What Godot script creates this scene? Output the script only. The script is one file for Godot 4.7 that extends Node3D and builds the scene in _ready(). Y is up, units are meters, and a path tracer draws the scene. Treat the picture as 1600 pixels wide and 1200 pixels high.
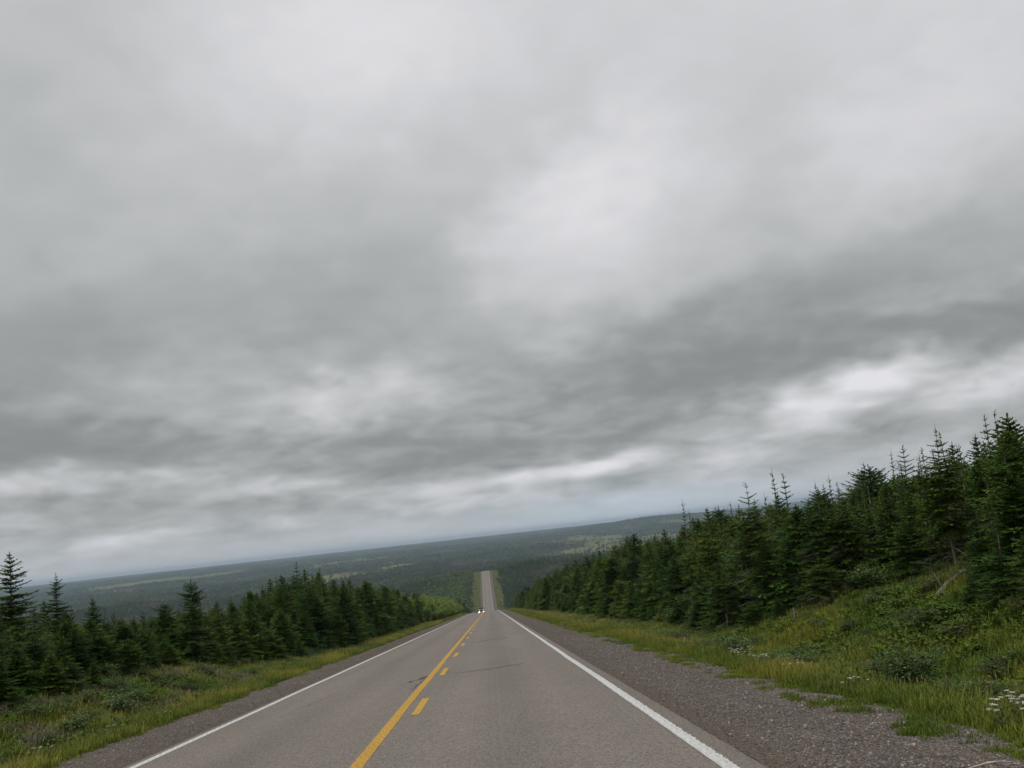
extends Node3D
# A straight two-lane highway running down and up again over wooded, rolling country under a heavy overcast.
# x is to the right of the driver, the road runs towards -z; s = -z is the distance ahead of the camera.

var rng := RandomNumberGenerator.new()
var n_soft := FastNoiseLite.new()
var n_mid := FastNoiseLite.new()
var n_fine := FastNoiseLite.new()
var names := {}
var cam: Camera3D
const YAW := -2.435
const PITCH := 7.976
const ROLL := -6.26
const EYE := 1.65
const FOV := 40.04


func _ready() -> void:
	rng.seed = 20240611
	n_soft.seed = 3
	n_soft.frequency = 1.0
	n_soft.fractal_octaves = 3
	n_mid.seed = 11
	n_mid.frequency = 1.0
	n_mid.fractal_octaves = 4
	n_fine.seed = 29
	n_fine.frequency = 1.0
	n_fine.fractal_octaves = 2
	# ---- camera
	cam = Camera3D.new()
	cam.name = "camera"
	add_child(cam)
	cam.position = Vector3(0, EYE, 0)
	cam.rotation_degrees = Vector3(PITCH, YAW, ROLL)
	cam.fov = FOV
	cam.near = 0.1
	cam.far = 40000.0
	cam.current = true
	# ---- sky and air
	var env := Environment.new()
	env.background_mode = Environment.BG_SKY
	var sky := Sky.new()
	var pano := PanoramaSkyMaterial.new()
	pano.panorama = ImageTexture.create_from_image(make_sky())
	sky.sky_material = pano
	env.sky = sky
	env.sky_rotation = Vector3(0, PI / 2, 0)
	env.background_energy_multiplier = 1.0
	env.tonemap_mode = Environment.TONE_MAPPER_LINEAR
	env.tonemap_exposure = 1.0
	env.fog_enabled = true
	env.fog_density = 0.0001
	env.fog_light_color = Color(0.78, 0.86, 0.94)
	env.sdfgi_enabled = true
	env.ssao_enabled = true
	env.ssil_enabled = true
	var we := WorldEnvironment.new()
	we.name = "world_environment"
	we.environment = env
	add_child(we)
	# ---- sun behind the overcast
	var sun := DirectionalLight3D.new()
	sun.name = "overcast_sun"
	sun.light_energy = 0.4
	sun.light_angular_distance = 25.0
	sun.light_color = Color(1.0, 0.97, 0.92)
	sun.rotation_degrees = Vector3(-58, -35, 0)
	sun.shadow_enabled = true
	add_child(sun)
	# ---- land, road
	build_materials()
	build_ground()
	build_road()
	build_shoulders()
	# ---- trees and verge
	build_tree_kinds()
	build_near_forest()
	build_far_forest()
	build_verges()
	build_shrubs_and_flowers()
	build_car()


# ------------------------------------------------------------------ sky
# tone features of the cloud deck: azimuth, elevation, half width, half height (degrees), turn (degrees), softness, tone
const CLOUDS := [
	[-5.2, 26.7, 4.5, 3.6, 0, 1.0, 13, 0], [2.0, 26.5, 4.0, 3.0, 0, 1.0, 7, 0], [-22, 25.0, 7, 7.5, 0, 1.0, -17, 0], [14, 26, 6, 3, 0, 1.0, 3, 0],
	[6.4, 14.8, 5.8, 3.9, 10, 0.5, 17, 170], [8.5, 16.5, 6.5, 4.0, 20, 1.0, 9, 0], [11.0, 20.0, 5.0, 3.0, 20, 1.0, 9, 0],
	[24.3, 17.0, 7.5, 3.2, 8, 0.8, 17, 150], [28, 22, 7, 4, 0, 1.0, 9, 0], [18.4, 16.4, 2.6, 1.8, 20, 0.9, -8, 0],
	[-8, 16.5, 9.0, 4.0, 4, 1.0, -8, 0], [-12.0, 13.0, 12.0, 2.6, 6, 0.9, -12, 0], [-23.5, 11.4, 4.5, 4.0, 0, 1.0, -12, 0], [-14.0, 9.6, 7.0, 1.4, 0, 1.0, 7, 0],
	[10.5, 8.8, 9.5, 1.7, 5, 0.9, -17, 0], [12.0, 6.6, 5.0, 1.3, 12, 0.7, -12, 0], [26.5, 7.6, 7.5, 1.3, -3, 0.7, -22, 0], [17.5, 8.0, 5.0, 1.0, 4, 0.9, -8, 0],
	[22.0, 11.2, 7.0, 1.6, 4, 1.0, -10, 0], [-21.5, 6.9, 7.5, 1.2, -3, 0.8, -19, 0], [-7.0, 5.6, 8.5, 0.8, 0, 0.9, -8, 0],
	[-1.0, 4.25, 9.5, 0.75, 2, 0.6, -17, 270], [5.5, 9.7, 1.6, 0.8, 10, 0.62, 11, 110], [3.2, 9.0, 2.6, 0.8, 6, 0.7, 7, 120],
	[-6.6, 8.2, 4.4, 1.2, 5, 0.46, 24, 105], [-1.0, 7.5, 5.0, 1.0, 3, 0.7, 10, 90],
	[19.2, 5.6, 3.8, 1.1, 16, 0.46, 27, 120], [22.8, 5.9, 2.8, 0.9, 6, 0.46, 24, 100], [26.5, 4.6, 3.4, 1.0, 8, 0.46, 29, 100],
	[16.0, 3.9, 5.0, 0.9, 16, 0.8, 13, 90], [3.6, 2.9, 5.0, 0.45, 2, 0.52, 32, 80], [7.8, 3.2, 2.6, 0.4, 8, 0.62, 16, 90],
	[-21.0, 5.0, 6.2, 0.62, -2, 0.47, 22, 90], [-11.0, 3.75, 4.6, 0.5, 0, 0.62, 21, 90], [-4.5, 2.95, 3.2, 0.38, 0, 0.62, 13, 90],
	[-17.9, 1.75, 2.0, 0.36, 2, 0.6, 24, 90], [-8.0, 1.75, 4.0, 0.32, 0, 0.7, 7, 90], [0.5, 1.95, 3.4, 0.3, 0, 0.7, 13, 90],
	[-20.0, 3.4, 6.0, 0.7, 0, 0.9, -8, 0], [-12, 2.7, 5.0, 0.5, 0, 0.9, -7, 0],
	[7.5, 2.25, 5.0, 0.4, 2, 0.9, -6, 0], [14.0, 2.4, 3.0, 0.5, 6, 0.8, 9, 90], [21, 3.0, 4, 0.6, 8, 0.9, -7, 0], [8.0, 0.7, 7.0, 0.7, 4, 1.0, 9, 0],
]
const BASE_TONE := [[-2.0, 190.0], [0.0, 190.0], [1.0, 185.0], [2.5, 175.0], [4.5, 170.0], [7.0, 168.0], [10.0, 174.0], [14.0, 185.0], [19.0, 193.0], [24.0, 202.0], [32.0, 206.0], [50.0, 203.0], [90.0, 200.0]]


func curve_at(table: Array, x: float) -> float:
	if x <= table[0][0]:
		return table[0][1]
	for i in range(1, table.size()):
		if x <= table[i][0]:
			var a: Array = table[i - 1]
			var b: Array = table[i]
			return lerpf(a[1], b[1], (x - a[0]) / (b[0] - a[0]))
	return table[table.size() - 1][1]


var sky_grid: PackedFloat32Array
const GA0 := -48.0
const GA1 := 52.0
const GE0 := -3.0
const GE1 := 37.0
const GSTEP := 0.2
var gw := 0
var gh := 0


func sky_feature_grid() -> void:
	gw = int((GA1 - GA0) / GSTEP) + 1
	gh = int((GE1 - GE0) / GSTEP) + 1
	sky_grid = PackedFloat32Array()
	sky_grid.resize(gw * gh)
	for f in CLOUDS:
		var t := deg_to_rad(f[4])
		var ca := cos(t)
		var sa := sin(t)
		var reach: float = maxf(f[2], f[3]) * 2.1
		var i0 := maxi(0, int((f[0] - reach - GA0) / GSTEP))
		var i1 := mini(gw - 1, int((f[0] + reach - GA0) / GSTEP))
		var j0 := maxi(0, int((f[1] - reach - GE0) / GSTEP))
		var j1 := mini(gh - 1, int((f[1] + reach - GE0) / GSTEP))
		var soft: float = f[5]
		var amp: float = f[6]
		var rx: float = f[2]
		var ry: float = f[3]
		for j in range(j0, j1 + 1):
			var de: float = GE0 + j * GSTEP - f[1]
			for i in range(i0, i1 + 1):
				var da: float = GA0 + i * GSTEP - f[0]
				var x := (da * ca + de * sa) / rx
				var y := (-da * sa + de * ca) / ry
				# cloud heads are crisper on top, their bases fade
				var d := sqrt(x * x + y * y)
				var so := soft * (0.85 if y > 0 else 1.1)
				if f[7] != 0:
					so = lerpf(1.1, soft, 0.5 + 0.5 * cos(atan2(de, da) - deg_to_rad(f[7])))
				var w := 1.0 - smoothstep(1.0 - so * 0.9, 1.0 + so * 0.9, d)
				if w > 0.0:
					sky_grid[j * gw + i] += amp * w


func sky_color(az: float, el: float) -> Color:
	# a flat deck seen in perspective: the texture shrinks towards the horizon
	var a := deg_to_rad(az)
	var e := deg_to_rad(maxf(el, 0.0))
	var k := cos(e) / (sin(e) + 0.14)
	var px := sin(a) * k
	var pz := cos(a) * k
	var w1 := n_soft.get_noise_3d(px * 1.6, pz * 1.6, 4.0)
	var w2 := n_soft.get_noise_3d(px * 1.6, pz * 1.6, 9.0)
	var big := n_mid.get_noise_3d(px * 0.55 + w1 * 0.5, pz * 0.75 + w2 * 0.5, 1.0)
	var small := n_mid.get_noise_3d(px * 2.6 + w2, pz * 3.2 + w1, 20.0)
	var low := 1.0 - smoothstep(3.0, 13.0, el)
	var puff := absf(n_mid.get_noise_3d(az * 0.2 + w1 * 0.5, el * 0.5 + w2 * 0.5, 40.0))
	var billow := absf(n_mid.get_noise_3d(px * 3.4 + w2 * 0.6, pz * 2.6, 55.0))
	var tone := curve_at(BASE_TONE, el)
	var inside := smoothstep(-46.0, -36.0, az) * (1.0 - smoothstep(40.0, 50.0, az)) * (1.0 - smoothstep(28.0, 36.0, el))
	tone += big * lerpf(34.0, 9.0, inside) + small * (2.5 + 4.0 * low * smoothstep(0.5, 2.5, el))
	tone += ((puff - 0.2) * 18.0 * smoothstep(0.2, 1.6, el) + (0.17 - billow) * 12.0 * smoothstep(1.2, 3.5, el)) * low
	tone += n_mid.get_noise_3d(az * 0.28 + w1 * 0.4, el * 0.75 + w2 * 0.4, 80.0) * 20.0 * smoothstep(0.4, 2.0, el) * (1.0 - smoothstep(5.0, 14.0, el))
	tone += n_mid.get_noise_3d(az * 0.22, el * 0.3, 90.0) * 2.5 * smoothstep(5.0, 9.0, el)
	if inside > 0.0 and el > -2.0:
		var wa := n_soft.get_noise_3d(az * 0.22, el * 0.34, 60.0) * 1.8 + n_mid.get_noise_3d(az * 0.4, el * 0.7, 61.0) * 0.6
		var wb := n_soft.get_noise_3d(az * 0.22, el * 0.34, 70.0) * 1.8 + n_mid.get_noise_3d(az * 0.4, el * 0.7, 71.0) * 0.6
		var sc := clampf(el * 0.065, 0.08, 1.0)
		var gx := clampf((az + wa * (0.35 + 0.65 * sc) - GA0) / GSTEP, 0.0, gw - 1.001)
		var gy := clampf((el + wb * sc - GE0) / GSTEP, 0.0, gh - 1.001)
		var i := int(gx)
		var j := int(gy)
		var fx := gx - i
		var fy := gy - j
		var q := j * gw + i
		tone += inside * (1.0 + 0.25 * low) * lerpf(lerpf(sky_grid[q], sky_grid[q + 1], fx), lerpf(sky_grid[q + gw], sky_grid[q + gw + 1], fx), fy)
	tone -= 12.0 * (1.0 - inside) * smoothstep(8.0, 12.0, el) * (1.0 - smoothstep(20.0, 28.0, el))
	if tone < 152.0:
		tone = 152.0 - 16.0 * (1.0 - exp((tone - 152.0) / 16.0))
	tone = minf(tone, 226.0)
	# thin blue-grey air low down, a neutral deck above
	var blue := (1.0 - smoothstep(0.2, 3.0, el)) * (0.3 + 0.7 * exp(-pow((az - 8.0) / 7.0, 2)))
	var lav := clampf((tone - 175.0) / 40.0, 0.0, 1.0) * 0.5
	var c := Color((tone - 3.0 - 9.0 * blue + lav * 7.0) / 255.0, (tone + 0.5 + 0.5 * blue) / 255.0, (tone + 1.5 + 7.5 * blue + lav * 5.0) / 255.0)
	return c.srgb_to_linear()


func make_sky() -> Image:
	sky_feature_grid()
	var w := 4096
	var h := 2048
	var lw := 768
	var lh := 384
	var low := PackedFloat32Array()
	low.resize(lw * lh * 3)
	for j in lh:
		var el := 90.0 - (j + 0.5) / lh * 180.0
		for i in lw:
			var c: Color
			if el < -1.0 and i > 0:
				c = Color(low[(j * lw) * 3], low[(j * lw) * 3 + 1], low[(j * lw) * 3 + 2])
			else:
				c = sky_color(wrapf((i + 0.5) / lw * 360.0 - 90.0, -180.0, 180.0), el)
			var q := (j * lw + i) * 3
			low[q] = c.r
			low[q + 1] = c.g
			low[q + 2] = c.b
	var im := Image.create_from_data(lw, lh, false, Image.FORMAT_RGBF, low.to_byte_array())
	im.resize(w, h, Image.INTERPOLATE_CUBIC)
	# the same function again at full resolution over the northern half-sky
	var i0 := int((-36.0 + 90.0) / 360.0 * w)
	var i1 := int((42.0 + 90.0) / 360.0 * w)
	var j0 := int((90.0 - 33.0) / 180.0 * h)
	var j1 := int((90.0 + 1.0) / 180.0 * h)
	var fine := PackedFloat32Array()
	fine.resize((i1 - i0) * (j1 - j0) * 3)
	var q2 := 0
	for j in range(j0, j1):
		var el := 90.0 - (j + 0.5) / h * 180.0
		for i in range(i0, i1):
			var c := sky_color((i + 0.5) / w * 360.0 - 90.0, el)
			fine[q2] = c.r
			fine[q2 + 1] = c.g
			fine[q2 + 2] = c.b
			q2 += 3
	var part := Image.create_from_data(i1 - i0, j1 - j0, false, Image.FORMAT_RGBF, fine.to_byte_array())
	im.blit_rect(part, Rect2i(0, 0, i1 - i0, j1 - j0), Vector2i(i0, j0))
	return im


# ------------------------------------------------------------------ helpers
func numbered(called: String) -> String:
	var k: int = names.get(called, 0)
	names[called] = k + 1
	return called if k == 0 else "%s_%03d" % [called, k]


func tag(o: Node3D, label: String, category: String, group := "", kind := "") -> void:
	o.set_meta("label", label)
	o.set_meta("category", category)
	if group != "":
		o.set_meta("group", group)
	if kind != "":
		o.set_meta("kind", kind)


func put(called: String, m: Mesh, mat: Material, parent: Node3D = null) -> MeshInstance3D:
	var o := MeshInstance3D.new()
	o.mesh = m
	o.material_override = mat
	if parent == null:
		o.name = numbered(called)
		add_child(o, true)
	else:
		var k := 0
		for ch in parent.get_children():
			if ch.get_meta("kindname", "") == called:
				k += 1
		o.name = called if k == 0 else "%s_%03d" % [called, k]
		o.set_meta("kindname", called)
		parent.add_child(o, true)
	return o


func base_node(called: String, at: Vector3) -> Node3D:
	var o := Node3D.new()
	o.name = numbered(called)
	add_child(o, true)
	o.position = at
	return o


class MB:
	var v := PackedVector3Array()
	var n := PackedVector3Array()
	var c := PackedColorArray()
	var uv := PackedVector2Array()
	var ix := PackedInt32Array()
	var has_uv := false

	func tri(a: Vector3, b: Vector3, d: Vector3, ca: Color, cb: Color, cd: Color) -> void:
		var nn := (d - a).cross(b - a).normalized()
		var k := v.size()
		v.append(a); v.append(b); v.append(d)
		n.append(nn); n.append(nn); n.append(nn)
		c.append(ca); c.append(cb); c.append(cd)
		ix.append(k); ix.append(k + 1); ix.append(k + 2)

	# a leaf or spray: a long diamond from p along d, of half width s, folded a little along its rib
	func leaf(p: Vector3, d: Vector3, s: Vector3, ca: Color, cb: Color, at := 0.45) -> void:
		var nn := d.cross(s).normalized()
		var k := v.size()
		var m := p + d * at
		v.append(p); v.append(m - s); v.append(p + d); v.append(m + s)
		n.append(nn); n.append(nn); n.append(nn); n.append(nn)
		c.append(ca); c.append(ca.lerp(cb, 0.5)); c.append(cb); c.append(ca.lerp(cb, 0.5))
		ix.append(k); ix.append(k + 2); ix.append(k + 1)
		ix.append(k); ix.append(k + 3); ix.append(k + 2)

	func tube(path: Array, radii: Array, sides: int, ca: Color, cb: Color, g: FastNoiseLite = null) -> void:
		var k := v.size()
		var m := path.size()
		for i in m:
			var t: Vector3 = (path[mini(i + 1, m - 1)] - path[maxi(i - 1, 0)]).normalized()
			var s := t.cross(Vector3(0.31, 0.17, 0.93)).normalized()
			var u := s.cross(t)
			for j in sides:
				var a := TAU * j / sides
				var nn := s * cos(a) + u * sin(a)
				var p: Vector3 = path[i] + nn * radii[i]
				v.append(p)
				n.append(nn)
				var col := ca.lerp(cb, float(i) / (m - 1))
				if g:
					col = col * (1.0 + 0.5 * g.get_noise_3d(p.x * 14.0, p.y * 5.0, p.z * 14.0))
					col.a = 1.0
				c.append(col)
		for i in m - 1:
			for j in sides:
				var a := k + i * sides + j
				var b := k + i * sides + (j + 1) % sides
				ix.append(a); ix.append(b); ix.append(a + sides)
				ix.append(b); ix.append(b + sides); ix.append(a + sides)

	func mesh() -> ArrayMesh:
		var a := []
		a.resize(Mesh.ARRAY_MAX)
		a[Mesh.ARRAY_VERTEX] = v
		a[Mesh.ARRAY_NORMAL] = n
		a[Mesh.ARRAY_COLOR] = c
		if has_uv:
			a[Mesh.ARRAY_TEX_UV] = uv
		a[Mesh.ARRAY_INDEX] = ix
		var m := ArrayMesh.new()
		m.add_surface_from_arrays(Mesh.PRIMITIVE_TRIANGLES, a)
		return m


func scatter(called: String, m: Mesh, mat: Material, where: Array, tints: Array, label: String, category: String) -> void:
	if where.is_empty():
		return
	var mm := MultiMesh.new()
	mm.transform_format = MultiMesh.TRANSFORM_3D
	mm.use_colors = true
	mm.mesh = m
	mm.instance_count = where.size()
	for i in where.size():
		mm.set_instance_transform(i, where[i])
		mm.set_instance_color(i, tints[i])
	var o := MultiMeshInstance3D.new()
	o.name = numbered(called)
	o.multimesh = mm
	o.material_override = mat
	add_child(o, true)
	tag(o, label, category, "", "stuff")


# ------------------------------------------------------------------ materials
var m_ground: StandardMaterial3D
var m_asphalt: StandardMaterial3D
var m_gravel: StandardMaterial3D
var m_white: StandardMaterial3D
var m_yellow: StandardMaterial3D
var m_crack: StandardMaterial3D
var m_stain: StandardMaterial3D
var m_needle: StandardMaterial3D
var m_needles := []
var m_leaf: StandardMaterial3D
var m_grass: StandardMaterial3D
var m_bark: StandardMaterial3D
var m_stone: StandardMaterial3D
var m_petal: StandardMaterial3D


func noise_tex(type: int, freq: float, size: int, ramp: Array, octaves := 3, sd := 1, cell_value := true) -> NoiseTexture2D:
	var f := FastNoiseLite.new()
	f.seed = sd
	f.noise_type = type
	f.frequency = freq
	f.fractal_octaves = octaves
	if type == FastNoiseLite.TYPE_CELLULAR:
		f.fractal_type = FastNoiseLite.FRACTAL_NONE
		f.cellular_return_type = FastNoiseLite.RETURN_CELL_VALUE if cell_value else FastNoiseLite.RETURN_DISTANCE
	var t := NoiseTexture2D.new()
	t.width = size
	t.height = size
	t.seamless = true
	t.seamless_blend_skirt = 0.08
	t.noise = f
	if ramp.size() > 0:
		var g := Gradient.new()
		var offs := PackedFloat32Array()
		var cols := PackedColorArray()
		for r in ramp:
			offs.append(r[0])
			cols.append(r[1])
		g.offsets = offs
		g.colors = cols
		t.color_ramp = g
	return t


func grey(x: float) -> Color:
	return Color(x, x, x)


func veg(name_: String, back: float, rough: float) -> StandardMaterial3D:
	var m := StandardMaterial3D.new()
	m.resource_name = name_
	m.vertex_color_use_as_albedo = true
	m.roughness = rough
	m.metallic_specular = 0.3
	m.cull_mode = BaseMaterial3D.CULL_DISABLED
	m.backlight_enabled = true
	m.backlight = Color(back, back, back * 0.6)
	return m


func build_materials() -> void:
	m_ground = StandardMaterial3D.new()
	m_ground.vertex_color_use_as_albedo = true
	m_ground.roughness = 1.0
	m_ground.metallic_specular = 0.1
	m_ground.albedo_texture = noise_tex(FastNoiseLite.TYPE_SIMPLEX_SMOOTH, 0.02, 512, [[0.0, grey(0.72)], [0.5, grey(0.88)], [1.0, grey(1.0)]], 5, 5)
	m_ground.uv1_triplanar = true
	m_ground.uv1_world_triplanar = true
	m_ground.uv1_scale = Vector3(0.33, 0.33, 0.33)
	# asphalt: pinkish grey chippings polished by wheels
	m_asphalt = StandardMaterial3D.new()
	m_asphalt.vertex_color_use_as_albedo = true
	m_asphalt.roughness = 0.82
	m_asphalt.metallic_specular = 0.4
	m_asphalt.albedo_texture = noise_tex(FastNoiseLite.TYPE_CELLULAR, 0.11, 1024, [[0.0, Color(0.50, 0.49, 0.48)], [0.2, Color(0.76, 0.74, 0.71)], [0.5, Color(0.88, 0.85, 0.81)], [0.8, Color(0.95, 0.91, 0.88)], [1.0, Color(1.0, 0.98, 0.95)]], 1, 7)
	m_asphalt.heightmap_enabled = true
	m_asphalt.heightmap_scale = 0.35
	m_asphalt.heightmap_texture = noise_tex(FastNoiseLite.TYPE_CELLULAR, 0.11, 1024, [], 1, 7, false)
	m_asphalt.uv1_scale = Vector3(0.55, 0.55, 0.55)
	m_gravel = StandardMaterial3D.new()
	m_gravel.vertex_color_use_as_albedo = true
	m_gravel.roughness = 0.95
	m_gravel.metallic_specular = 0.25
	m_gravel.albedo_texture = noise_tex(FastNoiseLite.TYPE_CELLULAR, 0.075, 1024, [[0.0, Color(0.42, 0.38, 0.35)], [0.25, Color(0.66, 0.62, 0.58)], [0.5, Color(0.80, 0.74, 0.70)], [0.72, Color(0.74, 0.74, 0.74)], [0.9, Color(0.92, 0.86, 0.80)], [1.0, Color(1, 1, 0.98)]], 1, 17)
	m_gravel.heightmap_enabled = true
	m_gravel.heightmap_scale = 1.4
	m_gravel.heightmap_flip_texture = true
	m_gravel.heightmap_texture = noise_tex(FastNoiseLite.TYPE_CELLULAR, 0.075, 1024, [], 1, 17, false)
	m_gravel.uv1_scale = Vector3(0.62, 0.62, 0.62)
	var worn := noise_tex(FastNoiseLite.TYPE_SIMPLEX_SMOOTH, 0.03, 512, [[0.0, grey(0.5)], [0.3, grey(0.82)], [0.55, grey(0.96)], [1.0, grey(1.0)]], 6, 23)
	m_white = StandardMaterial3D.new()
	m_white.vertex_color_use_as_albedo = true
	m_white.albedo_texture = worn
	m_white.roughness = 0.75
	m_white.uv1_scale = Vector3(1.1, 1.1, 1.1)
	m_yellow = m_white.duplicate()
	m_crack = StandardMaterial3D.new()
	m_crack.albedo_color = Color(0.16, 0.15, 0.145)
	m_crack.roughness = 0.6
	m_stain = m_asphalt.duplicate()
	m_stain.vertex_color_use_as_albedo = false
	m_stain.albedo_color = Color(0.515, 0.505, 0.49)
	m_needle = veg("needles", 0.25, 0.75)
	m_leaf = veg("leaves", 0.45, 0.6)
	m_grass = veg("grass", 0.5, 0.7)
	for tint in [Color(0.90, 0.96, 0.88), Color(1.0, 0.98, 0.82), Color(0.98, 1.0, 0.92), Color(0.78, 0.88, 0.80)]:
		var mn: StandardMaterial3D = m_needle.duplicate()
		mn.albedo_color = tint
		m_needles.append(mn)
	m_bark = StandardMaterial3D.new()
	m_bark.vertex_color_use_as_albedo = true
	m_bark.roughness = 0.95
	m_bark.metallic_specular = 0.2
	m_stone = StandardMaterial3D.new()
	m_stone.vertex_color_use_as_albedo = true
	m_stone.roughness = 0.9
	m_stone.metallic_specular = 0.3
	m_petal = veg("petals", 0.5, 0.8)


# ------------------------------------------------------------------ land
const CREST := [[300.0, -19.17], [325.0, -20.9], [350.0, -22.9], [450.0, -33.0], [600.0, -47.0], [700.0, -54.0], [770.0, -57.0], [830.0, -55.6], [900.0, -52.4], [1000.0, -48.0], [1100.0, -43.7], [1200.0, -39.6], [1225.0, -38.9], [1250.0, -39.0], [1300.0, -41.5], [1500.0, -54.0], [1900.0, -62.0]]


func road_y(s: float) -> float:
	if s <= 300.0:
		return -0.0639 * s
	for i in range(1, CREST.size()):
		if s <= CREST[i][0]:
			var p0: Array = CREST[maxi(i - 2, 0)]
			var p1: Array = CREST[i - 1]
			var p2: Array = CREST[i]
			var p3: Array = CREST[mini(i + 1, CREST.size() - 1)]
			var d: float = p2[0] - p1[0]
			var m1: float = -0.0639 if i == 1 else (p2[1] - p0[1]) / (p2[0] - p0[0])
			var m2: float = (p3[1] - p1[1]) / (p3[0] - p1[0])
			var t: float = (s - p1[0]) / d
			var t2 := t * t
			var t3 := t2 * t
			return (2 * t3 - 3 * t2 + 1) * p1[1] + (t3 - 2 * t2 + t) * d * m1 + (-2 * t3 + 3 * t2) * p2[1] + (t3 - t2) * d * m2
	return CREST[CREST.size() - 1][1]


const R_NEAR := [[2.3, -0.24], [4.3, -0.24], [4.75, -0.19], [5.3, -0.27], [6.3, -0.42], [7.2, -0.42], [8.0, -0.08], [9.0, 0.42], [10.0, 0.85], [11.0, 1.1], [13.0, 1.35], [20.0, 1.8], [40.0, 2.6], [80.0, 4.0]]
const R_FAR := [[2.3, -0.24], [4.3, -0.24], [4.75, -0.19], [6.0, -0.38], [8.0, -0.55], [10.5, -0.45], [13.0, -0.2], [20.0, 0.3], [60.0, 2.0]]
const L_NEAR := [[5.4, -0.22], [7.1, -0.21], [7.5, -0.14], [8.2, -0.24], [9.0, -0.12], [10.0, 0.2], [11.0, 0.5], [12.5, 0.75], [15.0, 0.8], [22.0, 0.2], [40.0, -1.8], [80.0, -7.0]]
const L_FAR := [[5.4, -0.22], [7.1, -0.21], [7.5, -0.14], [9.0, -0.12], [10.0, 0.0], [12.0, 0.1], [18.0, -0.3], [40.0, -2.6], [100.0, -10.0]]
const CLEARINGS := [[165.0, 2350.0, 60.0, 260.0], [330.0, 3700.0, 150.0, 600.0], [250.0, 2450.0, 110.0, 420.0], [420.0, 3050.0, 170.0, 560.0], [330.0, 2500.0, 120.0, 200.0], [-325.0, 2350.0, 75.0, 330.0], [-230.0, 2750.0, 60.0, 300.0], [-1500.0, 4600.0, 230.0, 520.0], [-1250.0, 4900.0, 200.0, 380.0], [-560.0, 4300.0, 200.0, 420.0], [-1150.0, 7600.0, 260.0, 240.0], [900.0, 4800.0, 120.0, 200.0], [-60.0, 3400.0, 110.0, 60.0]]


func landscape(x: float, s: float) -> float:
	var d := sqrt(x * x + s * s)
	var v := -58.0 + 14.0 * n_soft.get_noise_2d(x * 0.0011, s * 0.0011) + 10.0 * n_mid.get_noise_2d(x * 0.0026 + 31.0, s * 0.0026)
	var far := -12.0 + 16.0 * n_soft.get_noise_2d(x * 0.00035 + 7.0, s * 0.00045)
	var y := lerpf(v, far, smoothstep(1800.0, 9500.0, d))
	y += 9.0 * n_soft.get_noise_2d(x * 0.0008 + 3.0, s * 0.0016 + 5.0) * smoothstep(2000.0, 4000.0, d)
	return minf(y, -0.0008 * d + 6.0) + 34.0 * exp(-(pow((x - 930.0) / 430.0, 2) + pow((s - 5600.0) / 800.0, 2)))


func ground_y(x: float, s: float) -> float:
	var r := road_y(s)
	var rel: float
	if x > -1.6:
		var w := 1.0 - smoothstep(27.0, 44.0, s + (x - 9.0) * 0.8)
		rel = curve_at(R_FAR, x)
		if w > 0.0 and x > 2.3:
			rel = lerpf(rel, curve_at(R_NEAR, x), w)
	else:
		var w := 1.0 - smoothstep(36.0, 58.0, s)
		rel = curve_at(L_FAR, -x)
		if w > 0.0 and x < -5.4:
			rel = lerpf(rel, curve_at(L_NEAR, -x), w)
	var out := smoothstep(0.0, 1.6, maxf(x - 4.4, -7.2 - x))
	var inner := maxf(x - 2.3, -5.4 - x)
	if inner < 0.0:
		rel = -0.3
	elif out < 1.0:
		rel += 0.05 * n_mid.get_noise_2d(x * 1.1, s * 0.55) * smoothstep(0.9, 1.7, inner)
	if out > 0.0:
		rel += out * (0.16 * n_mid.get_noise_2d(x * 0.35, s * 0.35) + 0.09 * n_fine.get_noise_2d(x * 1.1, s * 1.1))
	var y := r + rel
	var ax := absf(x)
	var w2 := maxf(smoothstep(60.0, 420.0, ax), smoothstep(1260.0, 1600.0, s))
	w2 = maxf(w2, smoothstep(40.0, 300.0, ax) * smoothstep(330.0, 500.0, s) * 0.6)
	if w2 > 0.0:
		y = lerpf(y, landscape(x, s), w2)
	return y


func clearing(x: float, s: float) -> float:
	if s < 1900.0:
		return 0.0
	var w := 0.0
	var wob := n_mid.get_noise_2d(x * 0.006, s * 0.004) * 0.7
	for c in CLEARINGS:
		var d := sqrt(pow((x - c[0]) / c[2], 2) + pow((s - c[1]) / c[3], 2)) + wob
		w = maxf(w, 1.0 - smoothstep(0.75, 1.1, d))
	return w


func forest_tint(x: float, s: float) -> Color:
	var a := n_soft.get_noise_2d(x * 0.004 + 11.0, s * 0.0022)
	var b := n_mid.get_noise_2d(x * 0.012, s * 0.006 + 40.0)
	var c := Color(0.033, 0.062, 0.024)
	c = c.lerp(Color(0.080, 0.125, 0.026), clampf(a * 2.4 + b * 1.0 - 0.1, 0.0, 1.0))
	c = c.lerp(Color(0.120, 0.100, 0.072), clampf(-a * 1.6 + b * 1.8 - 0.2, 0.0, 1.0) * 0.85)
	return c


func verge_tint(x: float, s: float) -> Color:
	var a := n_mid.get_noise_2d(x * 0.25, s * 0.12)
	var b := n_fine.get_noise_2d(x * 0.9, s * 0.7)
	var c := Color(0.085, 0.125, 0.022).lerp(Color(0.15, 0.145, 0.045), clampf(0.3 + a * 0.9 + b * 0.4, 0.0, 1.0) * 0.6)
	return c


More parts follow.
